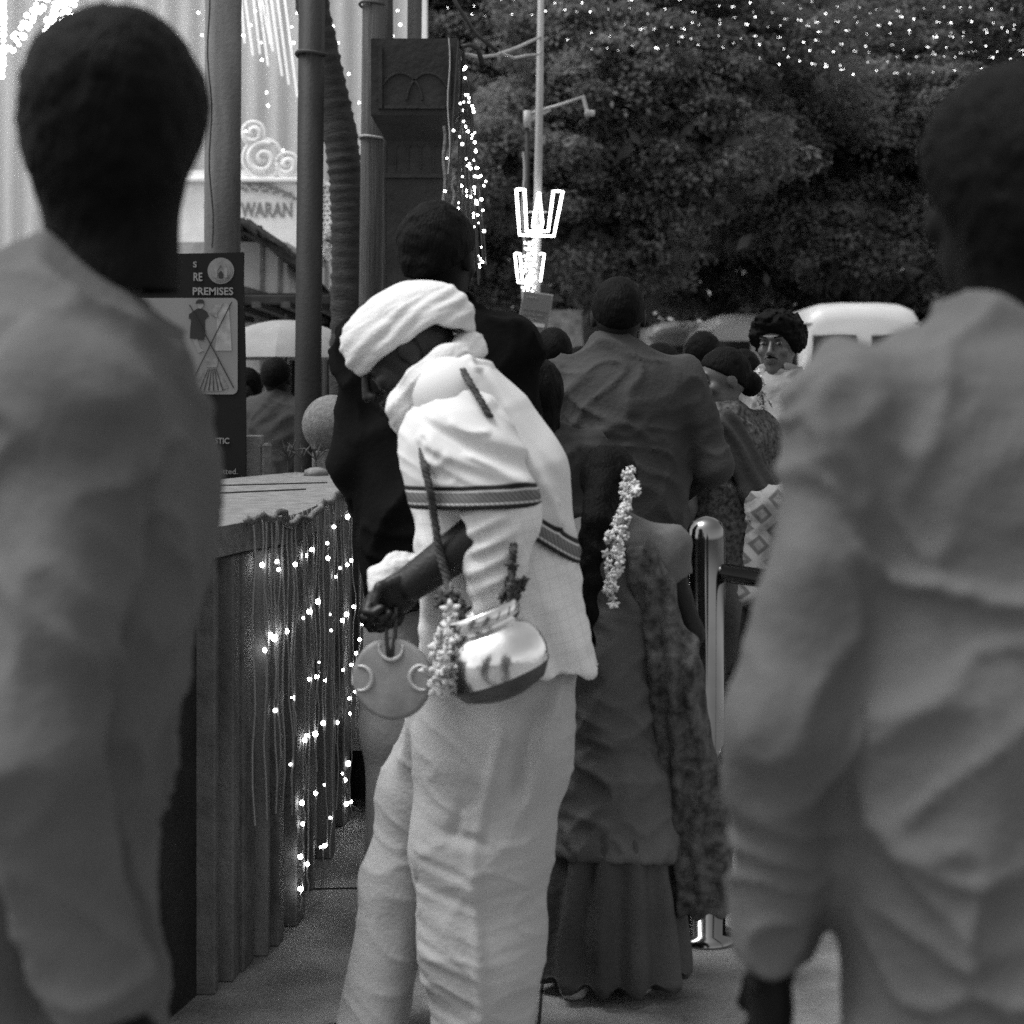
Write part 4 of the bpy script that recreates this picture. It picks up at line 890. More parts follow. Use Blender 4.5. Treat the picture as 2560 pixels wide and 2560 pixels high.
sg = empty('small_notice', P(1338, 780, 9.3), 'tilted small grey notice with pale edge and white lettering on the post', 'sign')
qd = Zs([(608, 1050), (846, 1084), (794, 1412), (550, 1392)])
def shr(q, k): cx_, cy_ = sum(x for x, _ in q) / 4, sum(y for _, y in q) / 4; return [(cx_ + (x - cx_) * k, cy_ + (y - cy_) * k) for x, y in q]
m = MB(); m.poly([P(x, y, 9.3) for x, y in qd], .012); m.build('edge_frame', MT['plateedge'], sg)
m = MB(); m.poly([P(x, y, 9.297) for x, y in shr(qd, .955)], .0025); m.build('plate', MT['plate'], sg)
rt = -math.radians(8)
for (t_, x0, yb, x1, cp, mt) in (('care', 632, 1104, 720, 14, 'plateedge'), ('Not every fever', 606, 1202, 800, 24, 'signtext'), ('is a viral fever.', 600, 1242, 775, 24, 'signtext'), ('get yourself tested early', 596, 1272, 720, 10, 'plateedge'), ('call us today', 594, 1290, 690, 10, 'plateedge'), ('( helpline', 575, 1380, 655, 14, 'plateedge')):
    (a_, b_), (c_, _) = Zs([(x0, yb), (x1, yb)])[0], Zs([(x1, yb)])[0]; lettering(t_, a_, b_, c_, cp * .3106, 9.294, MT[mt], sg, rot=rt, bold=cp > 20)
m = MB(); m.poly([P(x, y, 9.294) for x, y in Zs([(585, 1290), (780, 1322), (774, 1350), (582, 1326)])], .002); m.build('print_bar', MT['plateedge'], sg)

# ---- low far wall, minibuses
fw = empty('compound_wall', (4, 38, 0), 'low patched compound wall far behind the vans under the trees', 'wall')
m = MB(); m.box((-2, 38, 0), (22, 38.3, 1.9)); m.build('wall', MT['wallfar'], fw); m = MB(); m.box((-2.05, 37.95, 1.9), (22.05, 38.35, 2.0)); m.build('coping', MT['wallfar'], fw)
for (x0, x1, y0, y1) in ((1190, 1300, 820, 905), (1360, 1465, 775, 840), (1400, 1470, 840, 870), (1600, 1640, 820, 880)):
    a, b = P(x0, y1, 37.9), P(x1, y0, 37.9); m = MB(); m.box((a[0], 37.9, a[2]), (b[0], 37.98, b[2])); m.build('faded_patch', MT['poster'], fw)
def minibus(label, x, y, Wd, Ht, L, paint, group):
    root = empty('minibus', (x, y + L / 2, 0), label, 'minibus', group)
    def section(yy, k, e):                                  # cross section outline at station yy
        o = []; h2 = Ht * (1 - e); w2 = Wd / 2 * k
        for (a, z) in ((1, .35), (1.0, .55 * h2), (.99, .80 * h2), (.965, .865 * h2), (.93, .92 * h2), (.84, .968 * h2), (.65, .992 * h2), (.3, h2)): o.append((a * w2, z))
        return [(x + a, yy, z) for a, z in o] + [(x - a, yy, z) for a, z in reversed(o)]
    ys = [(y, .90, .10), (y + .05, .97, .05), (y + .15, 1, .02), (y + .4, 1, 0), (y + L - 1.2, 1, .0), (y + L - .5, .98, .06), (y + L, .9, .35)]
    V = []; n = 16
    for q in ys: V += section(*q)
    fs = [tuple(range(n)), tuple(reversed(range((len(ys) - 1) * n, len(ys) * n)))] + [(i * n + k_, (i + 1) * n + k_, (i + 1) * n + (k_ + 1) % n, i * n + (k_ + 1) % n) for i in range(len(ys) - 1) for k_ in range(n)]
    m = MB(); m.add(V, fs); m.build('body', paint, root, True)
    m = MB(); m.box((x - Wd / 2 * .955, y + .03, Ht * .875), (x + Wd / 2 * .955, y + L - .5, Ht * .886)); g_ = m.build('roof_gutter', MT['vangrey'], root)
    for sx in (-1, 1):                                      # rear panes
        m = MB(); xa, xb = sorted((x + sx * .06 * Wd, x + sx * .42 * Wd)); m.box((xa, y - .018, Ht * .55), (xb, y + .03, Ht * .82), bev=.012); w_ = m.build('rear_window', MT['glass'], root)
        m = MB(); m.box((x + sx * Wd * .43 - .05, y - .02, Ht * .30), (x + sx * Wd * .43 + .05, y + .05, Ht * .44), bev=.01); m.build('tail_light', MT['vangrey'], root)
        for i in range(4):
            ya = y + .45 + i * (L - 1.8) / 4; m = MB(); xs_ = x + sx * Wd / 2; m.box((xs_ - .02, ya, Ht * .52), (xs_ + .012, ya + (L - 1.8) / 4 - .12, Ht * .80), bev=.006); sw = m.build('side_window', MT['glass'], root)
            m = MB(); m.box((xs_ - .01, ya + (L - 1.8) / 8 - .08, Ht * .525), (xs_ + .02, ya + (L - 1.8) / 8 - .04, Ht * .795)); m.build('window_bar', paint, sw)
        for wy in (y + .9, y + L - 1.0):
            m = MB(); m.lathe([(0, -.11), (.26, -.11), (.34, -.08), (.34, .08), (.26, .11), (0, .11)], (x + sx * (Wd / 2 - .10), wy, .34), 20, Matrix.Rotation(math.pi / 2, 3, 'Y')); m.build('wheel', MT['rubber'], root, True)
    m = MB(); m.box((x - Wd * .46, y - .09, .38), (x + Wd * .46, y + .06, .52), bev=.02); m.build('bumper', MT['vangrey'], root)
    m = MB(); m.box((x - Wd * .2, y - .022, .62), (x + Wd * .2, y + .03, .74)); m.build('number_plate', MT['vanwhite'], root)
    return root
minibus('white high roofed minibus parked behind the curly haired man', 5.03, 24.0, 1.75, 2.68, 4.6, MT['vanwhite'], None)
minibus('white minibus parked ahead of the high roofed one, mostly hidden', 4.40, 30.2, 1.85, 2.84, 4.6, MT['vanwhite'], None)
minibus('grey minibus parked farthest under the trees', 3.75, 35.6, 1.8, 2.95, 2.3, MT['vangrey'], None)

# ---- trees
def leaf_quads(P0, ax, sd_, L):
    nrm = np.cross(ax, sd_)
    return np.stack([P0, P0 + ax * L * .5 + sd_ * L * .24 + nrm * L * .07, P0 + ax * L, P0 + ax * L * .5 - sd_ * L * .24 + nrm * L * .07], 1).reshape(-1, 3)
def unit(v): return v / (np.linalg.norm(v, axis=1, keepdims=True) + 1e-9)
def leaf_cloud(cen, rad, n_cl, per, size, rng, shell=.55):
    d = unit(rng.normal(size=(n_cl, 3))); rr = shell + (1 - shell) * rng.random(n_cl) ** .6
    C = cen + d * rr[:, None] * rad; cs = rng.uniform(.22, .55, n_cl)
    P0 = np.repeat(C, per, 0) + rng.normal(size=(n_cl * per, 3)) * np.repeat(cs, per)[:, None] * np.array([.75, .75, .42])
    N = len(P0); ax = unit(rng.normal(size=(N, 3)) * np.array([1, 1, .5]) + np.array([0, 0, -.55])); sd_ = unit(np.cross(ax, rng.normal(size=(N, 3))))
    return leaf_quads(P0, ax, sd_, size * rng.uniform(.6, 1.4, N)[:, None])
def bough_leaves(cen, rad, n_b, per, size, rng):
    """boughs: small domed clumps on the crown's skin, leaves lying over their tops and hanging at the rims"""
    d = unit(rng.normal(size=(n_b, 3)) + np.array([0, -.35, .1])); C = cen + d * rad * rng.uniform(.62, 1.05, (n_b, 1)); R_ = rng.uniform(.22, .62, n_b)
    tilt = d * np.array([1, 1, .3])
    u = unit(rng.normal(size=(n_b * per, 3)) + np.array([0, 0, .75])); Cb = np.repeat(C, per, 0); Rb = np.repeat(R_, per)[:, None]
    P0 = Cb + u * Rb * np.array([1.15, 1.15, .55]) * rng.uniform(.55, 1.08, (n_b * per, 1)) + np.repeat(tilt, per, 0) * Rb * .3
    N = len(P0); nn = unit(u * np.array([.8, .8, 1.2]) + rng.normal(size=(N, 3)) * .45)
    ax = unit(np.cross(nn, rng.normal(size=(N, 3)))); ax = unit(ax + np.array([0, 0, -.35]) + u * np.array([.5, .5, 0])); ax = unit(ax - nn * (ax * nn).sum(1, keepdims=True)); sd_ = np.cross(nn, ax)
    return leaf_quads(P0, ax, sd_, size * rng.uniform(.6, 1.45, N)[:, None])
def tree(label, x, y, Ht, blobs, n_cl, per, size, seed, group):
    rng = np.random.default_rng(seed); root = empty('tree', (x, y, 0), label, 'tree', group)
    m = MB(); fork = np.array([x, y, Ht * .33]); m.tube([(x, y, 0), (x + .1, y, Ht * .18), fork], [.34, .24, .2], 12)
    for (bx, by, bz, rx, rz_) in blobs:
        e = np.array([x + bx, y + by, bz]); mid = (fork + e) / 2 + rng.normal(size=3) * .25; m.tube([fork, mid, e], [.15, .09, .03], 8)
        for q in range(5):
            d = rng.normal(size=3); d /= np.linalg.norm(d); m.tube([mid * .4 + e * .6, e + d * rx * .4, e + d * rx * .85], [.05, .03, .008], 5)
    m.build('trunk', MT['bark'], root, True)
    tot = sum(b[3] ** 2 for b in blobs); V = []
    for (bx, by, bz, rx, rz_) in blobs: V.append(bough_leaves(np.array([x + bx, y + by, bz]), np.array([rx, rx, rz_]), int(n_cl * rx ** 2 / tot), per, size, rng))
    V = np.concatenate(V); Q = np.arange(len(V)).reshape(-1, 4); obj('crown', V, Q, MT['leaf'], root, smooth=False)
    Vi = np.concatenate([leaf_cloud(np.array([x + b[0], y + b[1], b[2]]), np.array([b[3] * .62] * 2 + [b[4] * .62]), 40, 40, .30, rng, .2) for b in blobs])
    obj('inner_foliage', Vi, np.arange(len(Vi)).reshape(-1, 4), MT['leafdark'], root, smooth=False)  # large darker leaves added inside the crown to block the sky
TG = 'big leafy trees behind the square'
TL = ['broad leafy tree spreading over the parked minibuses', 'leafy tree rising behind the tall lamp post', 'tall dense tree behind the carved pillar and light fan', 'dark leafy tree at the outer side of the minibus row', 'dense tree filling the gap behind the lamp post tree', 'deep shaded tree far behind the minibuses']
tree(TL[0], 6.6, 33.2, 8, [(0, -2.5, 6.3, 2.2, 1.5), (-2.2, -2, 5.2, 1.7, 1.3), (1.8, -2.5, 4.8, 1.8, 1.3), (-.6, -3.2, 4.0, 1.2, .9), (3.4, -1.5, 6.3, 1.9, 1.5), (.3, -1.2, 8.0, 2.2, 1.4)], 420, 190, .105, 21, TG)
tree(TL[1], 1.4, 29, 8.5, [(0, -1.8, 6.5, 2.1, 1.5), (-1.2, -2, 5.0, 1.6, 1.2), (1.4, -1.8, 5.2, 1.6, 1.3), (.4, -1.2, 8.2, 2.0, 1.4), (.2, -1.6, 3.8, 1.3, .9), (2.6, -.5, 7.2, 1.8, 1.4)], 420, 190, .10, 22, TG)
tree(TL[2], -2.2, 31, 9, [(0, -1, 6.8, 2.2, 1.6), (1.2, -1.4, 5.0, 1.6, 1.3), (.9, -1, 8.4, 2.0, 1.5), (1.2, -1.2, 3.6, 1.4, 1.0), (-1.5, 0, 5.5, 1.6, 1.4)], 330, 190, .105, 23, TG)
tree(TL[3], 11.2, 33, 9, [(0, -2, 7.0, 2.4, 1.7), (-2, -2, 5.4, 1.9, 1.5), (1, -2, 5, 2, 1.5), (-1.2, -1.6, 8.6, 2.1, 1.5), (-1.6, -2.4, 3.6, 1.5, 1.0)], 280, 170, .12, 24, TG)
tree(TL[4], 4.2, 34, 9, [(0, -.5, 7.0, 2.4, 1.7), (-2, 0, 5.4, 1.9, 1.5), (2, 0, 5.4, 1.9, 1.5), (-.2, 0, 8.8, 2.2, 1.5), (-1.4, -.4, 3.9, 1.6, 1.0), (1.4, -.4, 3.9, 1.6, 1.0)], 280, 160, .13, 25, TG)
tree(TL[5], 8.0, 36, 9, [(0, 0, 7.2, 2.5, 1.8), (-2, 0, 5.2, 2.0, 1.5), (2, 0, 5.2, 2, 1.5), (.5, 0, 9.2, 2.4, 1.6)], 220, 130, .15, 26, TG)
rg = np.random.default_rng(77)
V = np.concatenate([leaf_cloud(np.array([-4 + 1.5 * i, 44 + rg.uniform(-1, 1), 3.2 + 3.2 * j]), np.array([1.9, 1.5, 2.2]), 26, 40, .42, rg, .1) for i in range(20) for j in range(4)])
tag(obj('far_wood', V, np.arange(len(V)).reshape(-1, 4), MT['leafdark'], smooth=False), 'dense dark wood far behind the compound wall', 'wood', kind='stuff')
# bulb strings in front of the trees
rb = np.random.default_rng(9); rows = []
for (y0, y1, xs0, xs1) in ((2, 14, 1120, 2570), (20, 48, 1180, 2570), (52, 72, 1560, 2570), (84, 70, 1420, 2570), (104, 112, 1700, 2570), (122, 128, 1480, 2570), (150, 148, 1900, 2570), (168, 184, 1950, 2570)):
    q = []; bl = []; x = xs0
    while x < xs1:
        t = (x - xs0) / (xs1 - xs0); y = y0 + (y1 - y0) * t + 12 * math.sin(t * 7 + y0) + rb.uniform(-9, 9); q.append(P(x, y - 3, 14.5)); bl.append(P(x + rb.uniform(-2, 2), y, 14.46))
        if rb.uniform() < .35: bl.append(P(x + 6, y + rb.uniform(-1, 2), 14.46))
        x += rb.uniform(26, 74)
    light_string('string of tiny bulbs stretched across in front of the trees', q, bl, .0033, .0012, 'bulb strings before the trees', MT['cable'], MT['treebulb'])

# ================================================================== THE STOOPING MAN IN WHITE (left side towards the camera, facing left)
DM = 3.3; KM = DM / F
def Wp(px, py, dy=0.0): return P(px, py, DM + dy)          # photo pixel at the man's distance plus dy
def Wb(px, py, dy=0.0): q = P(px, py, DM); q[1] += dy; return q   # corners of modelling boxes
def rp(px): return px * KM
MB0 = np.array([Wp(1180, 0)[0], DM, 0.0])
man = empty('person', MB0, 'stooping man in white cap, white shawl with woven border and pale dhoti', 'person')
def mput(name, V, Q, mat, par=None): return obj(name, V, Q, mat, man if par is None else par, MB0)
YA = (0, 1, 0)
# skin: head, neck, arms, hands, legs
Rm = frame((-.80, -.06, -.60), (-.58, 0, .81)); hcm = Wp(1018, 888)
neckm = cap(Wp(1120, 960), Wp(1040, 890), .068, .056)
sleeve_el = Wp(1290, 1265, -.20)
arm_near = [cap(Wp(1125, 1040, -.09), Wp(1262, 1275, -.20), .038, .040), cap(Wp(1262, 1292, -.21), Wp(1035, 1452, -.20), .047, .034)]
arm_far = [cap(Wp(1120, 1030, .11), Wp(1170, 1250, .22), .048, .040), cap(Wp(1170, 1250, .22), Wp(1010, 1480, .05), .040, .030)]
torso_m = U(.06, capf(Wp(1270, 1600), Wp(1225, 1300), .115, .11, YA, 1.15), capf(Wp(1225, 1300), Wp(1160, 1030), .105, .085, YA, 1.35))
legs_m = [cap(Wp(1270, 1640, -.05), Wp(1205, 2130, -.08), .075, .05), cap(Wp(1205, 2130, -.08), Wp(1220, 2590, -.08), .05, .036), capf(Wp(1235, 2620, -.08), Wp(1050, 2632, -.10), .042, .034, (0, 0, 1), .7),
          cap(Wp(1200, 1660, .07), Wp(1010, 2120, .09), .075, .05), cap(Wp(1010, 2120, .09), Wp(925, 2540, .04), .045, .034), capf(Wp(935, 2585, .03), Wp(775, 2600, .02), .042, .034, (0, 0, 1), .7)]
parts = [nets(U(.02, headlocal(HEAD, hcm, Rm, 1.0), neckm), hcm - .16, hcm + (.26, .16, .17), .0045),
         nets(U(.03, torso_m, *arm_near, *arm_far, *legs_m), Wb(740, 2640, -.34), Wb(1480, 900, .34), .010)]
nf = cap(Wp(1262, 1292, -.21), Wp(1028, 1458, -.20), .0475, .0335)
parts.append(nets(cut(nf, (1, 0, 0), Wp(1255, 0)), Wb(980, 1520, -.28), Wb(1280, 1240, -.15), .006))
hd_dir = Wp(985, 1492, -.20) - Wp(1040, 1450, -.20)
parts.append(nets(hand_sdf(Wp(1038, 1452, -.20), hd_dir, (-.35, -.6, .8), .92, .5, .98), Wb(890, 1600, -.33), Wb(1080, 1400, -.08), .0035))
parts.append(nets(hand_sdf(Wp(1012, 1478, .05), (-.8, -.2, -.5), (-.3, -.7, .5), .9, .5, .95), Wb(860, 1620, -.08), Wb(1060, 1400, .18), .004))
V, Q = merge(parts); mput('body', V, Q, MT['skinman'])
# cap / folded turban: flat sided, open below
cap_c = Wp(1004, 800); uc = frame((-.86, 0, -.42), (-.42, 0, .91))
def capf_head(p):
    q = (p - cap_c) @ uc                                   # x right, y forward, z up in cap axes
    d = ell((0, .0, -.027), (.095, .122, .094))(np.stack([q[:, 0], q[:, 1], q[:, 2]], 1))
    d = smin(d, ell((0, .072, -.020), (.084, .058, .060))(q), .03); d = smin(d, ell((0, -.070, -.038), (.080, .058, .062))(q), .04)
    bot = -(q[:, 2] + .044 + .022 * np.clip(q[:, 1] / .12, -.2, 1) + .75 * np.maximum(0, -q[:, 1] - .055))
    return smax(d, bot, .006)
V, Q = nets(capf_head, cap_c - .19, cap_c + .19, .0045)
def capfold(v):
    q = (v - cap_c) @ uc; t = q[:, 2] + .30 * q[:, 1] + .01 * vnoise(v * 12, 3)
    return .0022 * np.sin(t * 210) * (q[:, 2] < .02) + .004 * np.abs(vnoise(np.stack([q[:, 1] * 22, q[:, 0] * 10, q[:, 2] * 60], 1), 9)) + .003 * vnoise(v * 26, 5)
V = displaced(V, Q, capfold); mput('cap', V, Q, MT['white'])
# checked shirt: trunk with flared tail, loose sleeve
shirt_m = U(.06, capf(Wp(1283, 1700), Wp(1262, 1560), rp(224), rp(192), YA, 1.08), capf(Wp(1262, 1560), Wp(1240, 1380), rp(190), rp(184), YA, 1.08), capf(Wp(1240, 1380), Wp(1215, 1200), rp(184), rp(182), YA, 1.12),
            capf(Wp(1215, 1200), Wp(1175, 1070), rp(172), rp(122), YA, 1.3), capf(Wp(1175, 1070), Wp(1112, 970), rp(120), rp(84), YA, 1.55), cap(Wp(1110, 990, -.13), Wp(1110, 990, .13), .060))
slv = U(.03, cap(Wp(1130, 1060, -.12), Wp(1245, 1262, -.19), .05, .072), capf(Wp(1250, 1288, -.212), Wp(1165, 1352, -.212), .070, .060, YA, .95))
droop = U(.03, capf(Wp(1262, 1310, -.215), Wp(1236, 1420, -.225), .066, .052, YA, .7), capf(Wp(1236, 1420, -.225), Wp(1228, 1515, -.235), .050, .036, YA, .6))
slv = sub(cut(slv, Wp(1150, 1340) - Wp(1262, 1280), Wp(1188, 1330), .008), cap(Wp(1215, 1325, -.21), Wp(1100, 1410, -.205), .048, .046), .004)
def shirt_sdf(p):
    d = cut(shirt_m, Wp(1276, 1800) - Wp(1250, 1600) + np.array([-.035, 0, 0]), Wp(1300, 1655), .006)(p)
    d = smin(d, U(.02, slv, droop)(p), .012)
    return smax(d, -cap(Wp(1060, 930), Wp(1000, 860), .070, .10)(p), .006)
V, Q = nets(shirt_sdf, Wb(1000, 1780, -.33), Wb(1530, 840, .3), .0055)
def shirt_fold(v):
    x = 1280 + v[:, 0] / KM; y = HY - (v[:, 2] - CH) / KM
    low = np.clip((y - 1430) / 180, 0, 1)
    a = .011 * np.sin((x - .42 * (y - 1400)) * .052 + 1.5 * vnoise(v * 7, 2)) * low
    b = .010 * np.abs(vnoise(np.stack([v[:, 0] * 11 + v[:, 2] * 9, v[:, 1] * 8, v[:, 2] * 13 - v[:, 0] * 6], 1), 4)) - .004
    c = .004 * vnoise(np.stack([v[:, 0] * 24 - v[:, 2] * 20, v[:, 1] * 14, v[:, 2] * 30 + v[:, 0] * 24], 1), 6)
    sl = np.clip(1 - np.abs(x - 1225) / 90, 0, 1) * np.clip(1 - np.abs(y - 1340) / 130, 0, 1) * (v[:, 1] < DM - .12)
    return a + b + c + .008 * sl * np.sin((y + .5 * x) * .13)
V = displaced(V, Q, shirt_fold); shirt_o = mput('shirt', V, Q, MT['check'])
# collar band of folded cloth round the neck
def chain(pts, rs, axis=None, sq=1.0): return [cap(a_, b_, r0, r1) for a_, b_, r0, r1 in zip(pts, pts[1:], rs, rs[1:])]
near_c = [Wp(1172, 872, -.02), Wp(1118, 905, -.105), Wp(1052, 958, -.135), Wp(1014, 1020, -.115), Wp(1036, 1095, -.075)]
far_c = [Wp(1172, 872, -.02), Wp(1140, 880, .09), Wp(1060, 930, .125), Wp(1010, 1000, .10), Wp(1012, 1050, .0)]
roll = U(.02, *chain(near_c, [.030, .030, .032, .033, .030]), *chain(far_c, [.030, .030, .030, .030, .030]))
V, Q = nets(roll, Wb(950, 1160, -.2), Wb(1230, 800, .2), .0045)
def roll_fold(v):
    t = (v - Wp(1060, 950)) @ np.array([-.70, 0, -.71]); u = (v - Wp(1060, 950)) @ np.array([.71, .0, -.70])
    return .0045 * (1 - np.abs(vnoise(np.stack([t * 12, v[:, 1] * 12, u * 70], 1), 3))) ** 3 + .003 * vnoise(v * 22, 5) - .002
V = displaced(V, Q, roll_fold); mput('neck_roll', V, Q, MT['white'])
# shawl: over the back, and a fall over the upper arm; both end in the woven border
def shawl_piece(name, f, n, c, run, lo, hi, h, foldf):
    n = np.array(n, float); n /= np.linalg.norm(n); run = np.array(run, float); run /= np.linalg.norm(run)
    V, Q = nets(cut(f, n, c), lo, hi, h)
    e = -(V - np.array(c)) @ n; r = V @ run
    V2 = displaced(V, Q, lambda v: foldf(v) * np.clip((e - .0) / .08, .12, 1))
    o = mput(name, V2, Q, MT['border'])
    for nm, val in (('edge', e), ('run', r)):
        at = o.data.attributes.new(nm, 'FLOAT', 'POINT'); at.data.foreach_set('value', np.ascontiguousarray(val, np.float32))
    return o
up_m = U(.05, capf(Wp(1243, 1380), Wp(1222, 1200), rp(208), rp(194), YA, 1.18), capf(Wp(1222, 1200), Wp(1180, 1065), rp(186), rp(136), YA, 1.35), capf(Wp(1180, 1065), Wp(1125, 965), rp(134), rp(92), YA, 1.6), cap(Wp(1120, 985, -.14), Wp(1120, 985, .14), .070))
up_m = sub(up_m, cap(Wp(1062, 925), Wp(1000, 850), .078, .11), .006)
def ridge_px(x, y, x0, y0, x1, y1, w, amp, w2=None):
    dx, dy = x1 - x0, y1 - y0; L = math.hypot(dx, dy); t = ((x - x0) * dx + (y - y0) * dy) / L / L; d = ((x - x0) * dy - (y - y0) * dx) / L
    d = d + 7 * np.sin(t * 5 + x0); w2 = w2 or w * .45
    prof_ = np.where(d > 0, np.exp(-(d / w) ** 2), np.exp(-(d / w2) ** 2)); return amp * prof_ * np.clip(t / .15, 0, 1) * np.clip((1 - t) / .15, 0, 1)
def back_fold(v):
    x = 1280 + v[:, 0] / KM; y = HY - (v[:, 2] - CH) / KM
    o = 0
    for q_ in [(1180, 880, 1420, 1210, 26, .008), (1200, 960, 1390, 1260, 22, .008), (1260, 1080, 1420, 1330, 18, .007), (1340, 1180, 1400, 1330, 12, .008), (1385, 1230, 1395, 1340, 9, .008), (1150, 880, 1230, 930, 10, .006), (1160, 905, 1210, 925, 8, .006)]:
        x0, y0, x1, y1, w, am = q_; o = o + ridge_px(x, y, x0, y0, x1, y1, w, am)
    return o - .003 + .004 * fbm(v * np.array([8, 8, 4]), 2, 2)
fu = lambda p: smax(up_m(p), -((p - Wp(1255, 1180)) @ np.array([.80, .0, .60]) + .075), .01)
shawl_piece('shawl', up_m, (-.55, 0, -.83), Wp(1372, 1360), (.83, 0, -.55), Wb(980, 1480, -.33), Wb(1500, 820, .33), .0055, back_fold)
arm_sh = U(.06, capf(Wp(1112, 1000, -.10), Wp(1150, 1115, -.165), .070, .090, YA, .9), capf(Wp(1150, 1115, -.165), Wp(1215, 1270, -.200), .092, .104, YA, .85), cap(Wp(1068, 1110, -.13), Wp(1088, 1260, -.17), .045, .04))
ARM_R = [(1050, 1075, 1345, 1235, 30, .016), (1062, 1020, 1350, 1150, 34, .013), (1060, 1135, 1290, 1222, 22, .013), (1070, 1190, 1230, 1225, 16, .009), (1075, 1165, 1150, 1140, 14, .005), (1060, 1110, 1130, 1185, 16, .006), (1085, 1205, 1160, 1178, 14, .005), (1160, 1130, 1330, 1205, 14, .008), (1090, 960, 1250, 1010, 22, .008), (1130, 1060, 1230, 1085, 12, .006), (1065, 1075, 1120, 1125, 14, .005)]
def arm_fold(v):
    x = 1280 + v[:, 0] / KM; y = HY - (v[:, 2] - CH) / KM; m_ = np.clip((1256 - y) / 50, 0, 1); o = 0
    for q_ in ARM_R: o = o + ridge_px(x, y, *q_)
    return m_ * (o - .006 + .004 * fbm(v * np.array([12, 8, 12]), 4, 2) + .003 * (1 - np.abs(vnoise(np.stack([v[:, 0] * 22 + v[:, 2] * 18, v[:, 1] * 8, v[:, 2] * 34 + v[:, 0] * 20], 1), 4))) ** 3)
shawl_piece('shawl_fall', arm_sh, (.03, 0, -1), Wp(1200, 1252), (1, 0, 0), Wb(960, 1300, -.36), Wb(1400, 860, .05), .0045, arm_fold)
# dhoti: far leg striding, near leg full cloth
near_leg = U(.05, capf(Wp(1275, 1660), Wp(1235, 1860, -.04), rp(176), rp(186), YA, .95), capf(Wp(1235, 1860, -.04), Wp(1205, 2110, -.07), rp(184), rp(160), YA, .85), capf(Wp(1205, 2110, -.07), Wp(1203, 2350, -.08), rp(160), rp(143), YA, .8), capf(Wp(1203, 2350, -.08), Wp(1212, 2640, -.08), rp(143), rp(120), YA, .8))
far_leg = U(.05, capf(Wp(1170, 1700, .07), Wp(1040, 1980, .09), rp(130), rp(92), YA, .95), capf(Wp(1040, 1980, .09), Wp(990, 2200, .09), rp(92), rp(84), YA, 1.0), capf(Wp(990, 2200, .09), Wp(925, 2600, .03), rp(82), rp(92), YA, 1.0))
flap = capf(Wp(1080, 1690, -.05), Wp(1030, 1900, .02), rp(42), rp(34), YA, .6)
dh = cut(U(.03, near_leg, far_leg, flap), (0, 0, 1), Wp(0, 1600)); dh = cut(dh, (0, 0, -1), Wp(0, 2600), .006)
V, Q = nets(dh, Wb(800, 2640, -.3), Wb(1500, 1580, .3), .0055)
def dh_fold(v):
    x = 1280 + v[:, 0] / KM; y = HY - (v[:, 2] - CH) / KM
    near = (x > 1050).astype(float) * (v[:, 1] < DM + .03); left = np.clip((1215 - x) / 30, 0, 1) * near
    rip = np.clip((y - 1950) / 200, 0, 1)
    a = .0050 * left * rip * vnoise(np.stack([v[:, 0] * 9 + v[:, 2] * 10, v[:, 1] * 5, v[:, 2] * 62 + v[:, 0] * 18], 1), 3)
    b = .0012 * near * (1 - left) * rip * vnoise(np.stack([v[:, 0] * 8, v[:, 1] * 5, v[:, 2] * 75 - v[:, 0] * 14], 1), 5)
    def ridge(x0, x1, y0, y1, w, amp):
        t = np.clip((y - y0) / (y1 - y0), 0, 1); xc = x0 + (x1 - x0) * t; return amp * np.exp(-((x - xc) / w) ** 2) * np.clip((y - y0) / 60 + .3, 0, 1) * np.clip((y1 - y) / 60 + .3, 0, 1) * near
    r_ = ridge(1185, 1215, 2050, 2620, 16, .010) + ridge(1400, 1300, 1660, 2000, 16, .014) + ridge(1255, 1190, 1780, 2060, 14, .010) - ridge(1160, 1130, 1960, 2060, 18, .012) - ridge(1345, 1290, 1700, 1950, 22, .016)
    c = .006 * fbm(np.stack([v[:, 0] * 9, v[:, 1] * 9, v[:, 2] * 3.5], 1), 8, 2) + .0045 * (1 - np.abs(vnoise(np.stack([v[:, 0] * 9 + v[:, 2] * 3 + .8 * vnoise(v * 6, 31), v[:, 1] * 7, v[:, 2] * 3.2 - v[:, 0] * 3], 1), 14))) ** 5 + .0035 * (1 - np.abs(vnoise(np.stack([v[:, 0] * 7 - v[:, 2] * 8, v[:, 1] * 7, v[:, 2] * 15 + v[:, 0] * 9], 1), 15))) ** 5 - .003
    dk = -.010 * np.exp(-(((x - 1165) / 55) ** 2 + ((y - 2035 - .15 * (x - 1165)) / 14) ** 2)) * near
    return a + b + r_ + c + dk
V = displaced(V, Q, dh_fold); mput('dhoti', V, Q, MT['dhoti'])
for dx, x0, yb, yy in ((1, 1215, 2590, -.09), (2, 930, 2570, .03)):
    sf = cut(capf(Wp(x0 + 20, 2605, yy), Wp(x0 - 150, 2612, yy - .01), .046, .040, (0, 0, 1), .7), (0, 0, -1), (0, 0, 0.0)); V, Q = nets(sf, Wb(x0 - 230, 2640, yy - .08), Wb(x0 + 90, 2480, yy + .08), .008); mput('sandal', V, Q, MT['sole'])
